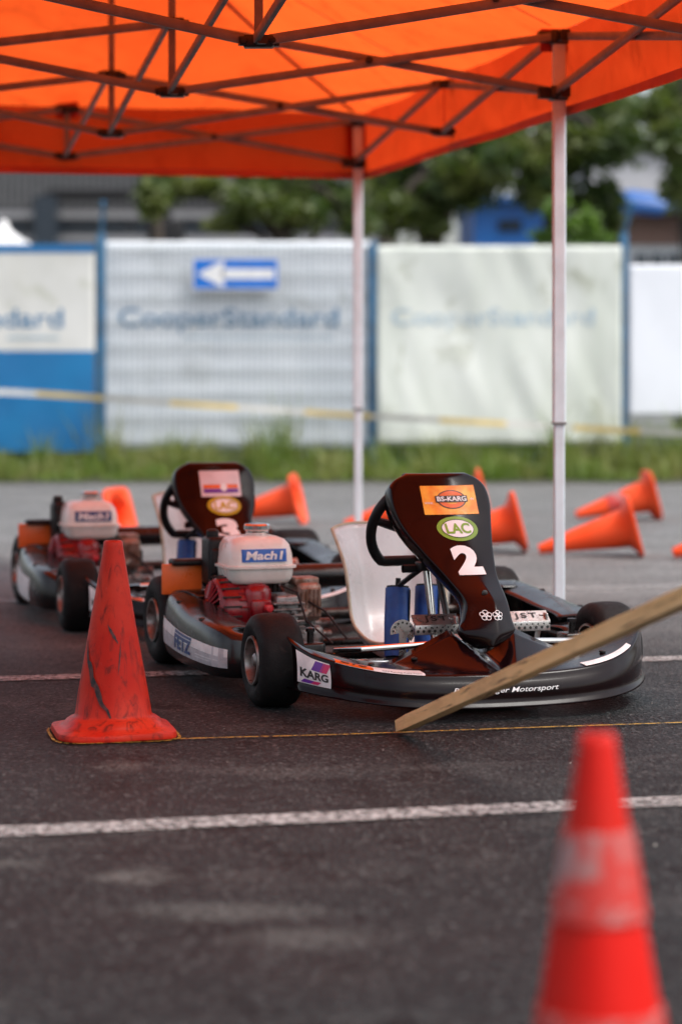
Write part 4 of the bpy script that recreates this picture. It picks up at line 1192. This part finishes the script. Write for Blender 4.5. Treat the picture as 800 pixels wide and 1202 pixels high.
def tree(label, x, y, trunk_h, clump_list, m='leaf', size=.085, seed=1, tr=.14, kind='tree', group='trees beyond the fence'):
    t = thing('tree', label, kind, (x,y,0), 0, group)
    rnd = random.Random(seed); b = MB()
    b.tube([(0,0,-.1),(.05,0,trunk_h*.4),(-.03,.05,trunk_h*.75),(0,0,trunk_h)], [tr*1.3,tr,tr*.8,tr*.55], 10)
    b.build('trunk', M['bark'], t)
    for (cx, cy, cz, rx, ry, rz, n) in clump_list:
        s = Vector((0,0,trunk_h*rnd.uniform(.55,.95))); e = Vector((cx,cy,cz)); mid = (s+e)/2+Vector((rnd.uniform(-.1,.1),0,rnd.uniform(0,.25)))
        bb = MB(); bb.tube([s,mid,e,e+(e-s)*.15], [tr*.4,tr*.26,tr*.13,tr*.04], 7); bb.build('limb', M['bark'], t)
    leaves(t, 'crown', clump_list, size, m, seed)
    return t
def cl(pxs, x, y, dens=1.):
    "clumps given as photo pixel ellipses (px,py,rpx,rpy) at distance d"
    out = []
    for (px, py, rx, ry, d) in pxs:
        c = P(px, py, d); k = d/F
        out.append((c.x-x, c.y-y, c.z, rx*k, max(rx,ry)*k, ry*k, int(dens*rx*ry*.40)))
    return out
x, y = X(335,29), 29.
tree('dark leafy tree left of the middle, its crown hanging over the arrow-sign banner', x, y, 3.6, cl([(300,238,50,26,28.6),(350,250,40,26,29),(395,235,32,24,29.5),(240,218,26,14,29),(420,262,26,20,29.4),(210,222,22,16,29.2),(320,222,60,16,29.2),(265,262,26,14,28.8),(330,200,80,26,29.5),(370,150,70,40,30)], x, y, 1.0), seed=3)
x, y = X(178,27), 27.6
tree('narrow drooping tree with its foliage just showing below the canopy hem at left', x, y, 4.2, cl([(178,232,22,28,27),(182,190,34,30,27.5),(160,140,60,30,28)], x, y, 1.), seed=4, tr=.09)
x, y = X(505,31), 31.
tree('broad dark tree with a thick trunk above the weathered banner', x, y, 4.2, cl([(460,250,36,30,30.6),(512,232,42,34,31),(556,225,38,28,30.5),(480,195,60,36,31.5),(560,180,50,34,31),(500,262,34,20,30.8),(520,120,80,50,32)], x, y, .95), seed=5, tr=.2)
x, y = X(650,30), 30.
tree('olive green tree reaching over from behind the right canopy leg', x, y, 4.6, cl([(600,190,46,38,29.6),(660,175,56,44,30),(640,225,44,32,29.8),(700,235,36,34,30),(716,262,22,24,30),(540,205,40,30,30.2),(720,170,46,32,29.7),(700,130,60,36,30.5),(590,150,50,28,30.4),(690,262,26,20,30),(620,90,90,40,31)], x, y, .85), seed=6, tr=.16)
x, y = X(815,28), 28.5
tree('tree at the right edge with branches reaching in from outside the frame', x, y, 4.6, cl([(785,165,34,32,28),(800,220,32,36,28.3),(770,130,46,24,28.4),(840,180,50,60,28.6),(820,110,70,40,29)], x, y, .75), seed=7, tr=.15)
x, y = X(668,27), 26.5
tree('small bright green bush peeping over the weathered banner', x, y, 1.6, cl([(650,250,13,20,26.2),(668,268,22,14,26.4),(690,262,14,22,26.5),(636,278,20,9,26.4),(704,280,16,10,26.5),(662,232,8,12,26.3),(665,300,44,24,26.5)], x, y, 1.1), 'leaf_light', seed=8, tr=.04, kind='bush', size=.07)
x, y = X(455,34), 36.
tree('distant grey-green tree filling the gap behind the broad dark tree', x, y, 5, cl([(440,235,40,40,36),(480,210,50,40,36.5),(560,140,80,40,37)], x, y, .5), seed=9, tr=.15)

# ================================================================== BUILDINGS
def bx(mb, px0, px1, py0, py1, d, dep, mi=0, base=None):
    a = P(px0, py1, d); c = P(px1, py0, d); z0 = a.z if base is None else base
    mb.box((a.x, d, z0), (c.x, d+dep, c.z), mi)
hall = thing('warehouse', 'long grey warehouse with ribbed metal cladding behind the left of the fence', 'warehouse', (X(180,42),42,0))
off = -Vector(hall.location)
def hb(name, m, items, dep=.1, d=42, par=None):
    b = MB()
    for (a, c, e, f_) in items: bx(b, a, c, e, f_, d, dep)
    b.V = [v+off for v in b.V]; return b.build(name, M[m], par or hall, smooth=False)
b = MB(); bx(b, -260, 452, 40, 440, 42, 12, base=0); b.V = [v+off for v in b.V]; b.build('wall', M['cladding'], hall, smooth=False)
b = MB()
for i in range(88):
    px = -256+8*i; bx(b, px, px+3, 42, 244, 41.94, .055)
b.V = [v+off for v in b.V]; b.build('ribbing', M['rib'], hall, smooth=False)
for (a, c, e, f_) in ((70,150,258,274),(155,240,258,274),(245,330,258,274),(-100,36,258,274)): hb('window', 'darkwin', [(a,c,e,f_)], .04, 41.95)
for (a, c, e, f_) in ((-260,450,248,256),(-260,450,276,284)): hb('sill_strip', 'cladlight', [(a,c,e,f_)], .14, 41.85)
hb('duct', 'darkwin', [(40,66,230,290)], .8, 41.1)
b = MB(); b.tube([P(50,236,41.3)+off, P(60,229,41.3)+off, P(240,229,41.3)+off, P(330,230,41.3)+off], .1, 10); b.build('pipe', M['black'], hall)
b = MB(); bx(b, -264, 456, 34, 42, 41.9, 12.2); b.V = [v+off for v in b.V]; b.build('roof', M['cladlight'], hall, smooth=False)
bb = MB(); bb.box((-.35,-.3,0),(.35,.3,1.9), bev=.04)
bb.box((-.28,-.34,1.9),(.28,.34,3.25), bev=.05); bb.lathe([(.08,3.2),(.08,3.45),(.12,3.46),(.0005,3.5)], (0,0,0), 'z', 12)
vt = bb.build('ventilation_unit', M['black']); vt.location = (X(195,38),38,0); tag(vt, 'dark box-shaped unit standing before the warehouse, its top above the mesh panel', 'ventilation unit')
# blue building
bl = thing('blue_building', 'low bright blue shed seen between the trees above the weathered banner', 'shed', (X(605,38),38,0)); off = -Vector(bl.location)
b = MB(); bx(b, 556, 655, 236, 440, 38, 5, base=0); b.V = [v+off for v in b.V]; b.build('wall', M['roofblue'], bl, smooth=False)
b = MB(); bx(b, 585, 612, 258, 271, 37.96, .03); b.V = [v+off for v in b.V]; b.build('window', M['darkwin'], bl, smooth=False)
b = MB(); bx(b, 552, 659, 230, 236, 37.8, 5.4); b.V = [v+off for v in b.V]; b.build('roof', M['roofblue'], bl, smooth=False)
# brick house
bh = thing('brick_building', 'brown brick building with a curved blue roof edge at the right', 'building', (X(830,36),36,0)); off = -Vector(bh.location)
b = MB(); bx(b, 728, 960, 252, 288, 36, 7); b.V = [v+off for v in b.V]; b.build('wall', M['brick'], bh, smooth=False)
b = MB(); bx(b, 730, 958, 288, 440, 36.05, 6.8, base=0); b.V = [v+off for v in b.V]; b.build('lower_wall', M['pale'], bh, smooth=False)
for i in range(7):
    b = MB(); bx(b, 745+19*i, 759+19*i, 298, 310, 36.0, .04); b.V = [v+off for v in b.V]; b.build('window', M['darkwin'], bh, smooth=False)
pts = [(724,228),(740,226),(770,230),(800,240),(850,254),(960,256)]
V = []
for (px, py) in pts:
    for (d_, dy) in ((35.6,26),(35.6,8),(36.0,0),(42,-10)):
        p = P(px, py+dy*(.9 if px < 800 else .3), d_); 
        if d_ == 42: p = P(px, py, 36.0)+Vector((0,6,.25))
        V.append(p+off)
Fc = [(i*4+j, i*4+j+1, (i+1)*4+j+1, (i+1)*4+j) for i in range(len(pts)-1) for j in range(3)]
ro = obj('roof', V, Fc, M['roofblue'], bh); modify(ro, thick=.08, off=0)
# distant pale block right
db = thing('distant_block', 'far pale grey flat-roofed block glimpsed between the right-hand trees', 'building', (X(800,60),60,0)); off = -Vector(db.location)
b = MB(); bx(b, 690, 900, 178, 440, 60, 10, base=0); b.V = [v+off for v in b.V]; b.build('wall', M['pale'], db, smooth=False)
b = MB(); bx(b, 686, 904, 172, 178, 59.8, 10.4); b.V = [v+off for v in b.V]; b.build('roof', M['cladlight'], db, smooth=False)
# white marquee top at left
mq = thing('marquee', 'small white pointed tent whose roof peeks over the left banner', 'marquee', (X(4,26),26,0)); b = MB()
zt = Z(258,26)
k4 = []
prof = [(0.0,zt),(.05,zt-.02),(.07,zt-.10),(.2,zt-.2),(.45,zt-.34),(.6,zt-.40),(.62,zt-.62)]
n = 4; V = []
for (r, z) in prof:
    for q in range(16):
        a = 2*PI*q/16+PI/4; c, s = math.cos(a), math.sin(a); e = 8; se = (abs(c)**e+abs(s)**e)**(-1/e) if r > .2 else 1
        V.append(Vector((r*se*c, r*se*s, z)))
Fc = [(j*16+q, j*16+(q+1)%16, (j+1)*16+(q+1)%16, (j+1)*16+q) for j in range(len(prof)-1) for q in range(16)]
ob = obj('roof_fabric', V, Fc, M['white'], mq)
for sx in (-1,1):
    for sy in (-1,1):
        b = MB(); b.sqbar((sx*.58,sy*.58,0),(sx*.58,sy*.58,zt-.42), .04); b.build('leg', M['pole'], mq)

# ================================================================== LIGHT, WORLD, CAMERA
SUN_EL = math.radians(58)   # azimuth measured from +y towards +x
SUN_AZ = math.radians(122)
w = bpy.data.worlds.new('World'); sc.world = w; w.use_nodes = True
nt = w.node_tree; bg = nt.nodes['Background']
sky = nt.nodes.new('ShaderNodeTexSky'); sky.sky_type = 'NISHITA'; sky.sun_disc = False
sky.sun_elevation = SUN_EL; sky.sun_rotation = SUN_AZ; sky.dust_density = 4.; sky.air_density = 1.; sky.ozone_density = 1.
hs = nt.nodes.new('ShaderNodeHueSaturation'); hs.inputs['Saturation'].default_value = .46
nt.links.new(sky.outputs[0], hs.inputs['Color'])
tcw = nt.nodes.new('ShaderNodeTexCoord'); nz = nt.nodes.new('ShaderNodeTexNoise'); nz.inputs['Scale'].default_value = 2.4; nz.inputs['Detail'].default_value = 6
nt.links.new(tcw.outputs['Generated'], nz.inputs['Vector'])
cr = ramp(nt, nz.outputs[0], .3, .7, (.75,.76,.78), (1.25,1.24,1.22))
sk = mixc(nt, 1.0, hs.outputs[0], cr, 'MULTIPLY')
nt.links.new(sk, bg.inputs[0]); bg.inputs[1].default_value = .15
sl = bpy.data.lights.new('sun', 'SUN'); sl.energy = 1.4; sl.angle = math.radians(24); sl.color = (1,.97,.93)
so_ = bpy.data.objects.new('sun', sl); COL.objects.link(so_)
sd = Vector((math.sin(SUN_AZ)*math.cos(SUN_EL), math.cos(SUN_AZ)*math.cos(SUN_EL), math.sin(SUN_EL)))
so_.rotation_euler = sd.to_track_quat('Z', 'Y').to_euler()
cam = bpy.data.cameras.new('camera'); co = bpy.data.objects.new('camera', cam); COL.objects.link(co)
co.location = (0,0,HC); co.rotation_euler = (PI/2,0,0)
cam.sensor_fit = 'VERTICAL'; cam.sensor_height = 36; cam.sensor_width = 24; cam.lens = F/1202*36
cam.shift_y = -171/1202; cam.clip_end = 1000
cam.dof.use_dof = True; cam.dof.focus_distance = 6.6; cam.dof.aperture_fstop = 2.0; cam.dof.aperture_blades = 0
sc.camera = co
sc.view_settings.view_transform = 'Standard'; sc.view_settings.look = 'None'; sc.view_settings.gamma = 1
sc.view_settings.exposure = .8
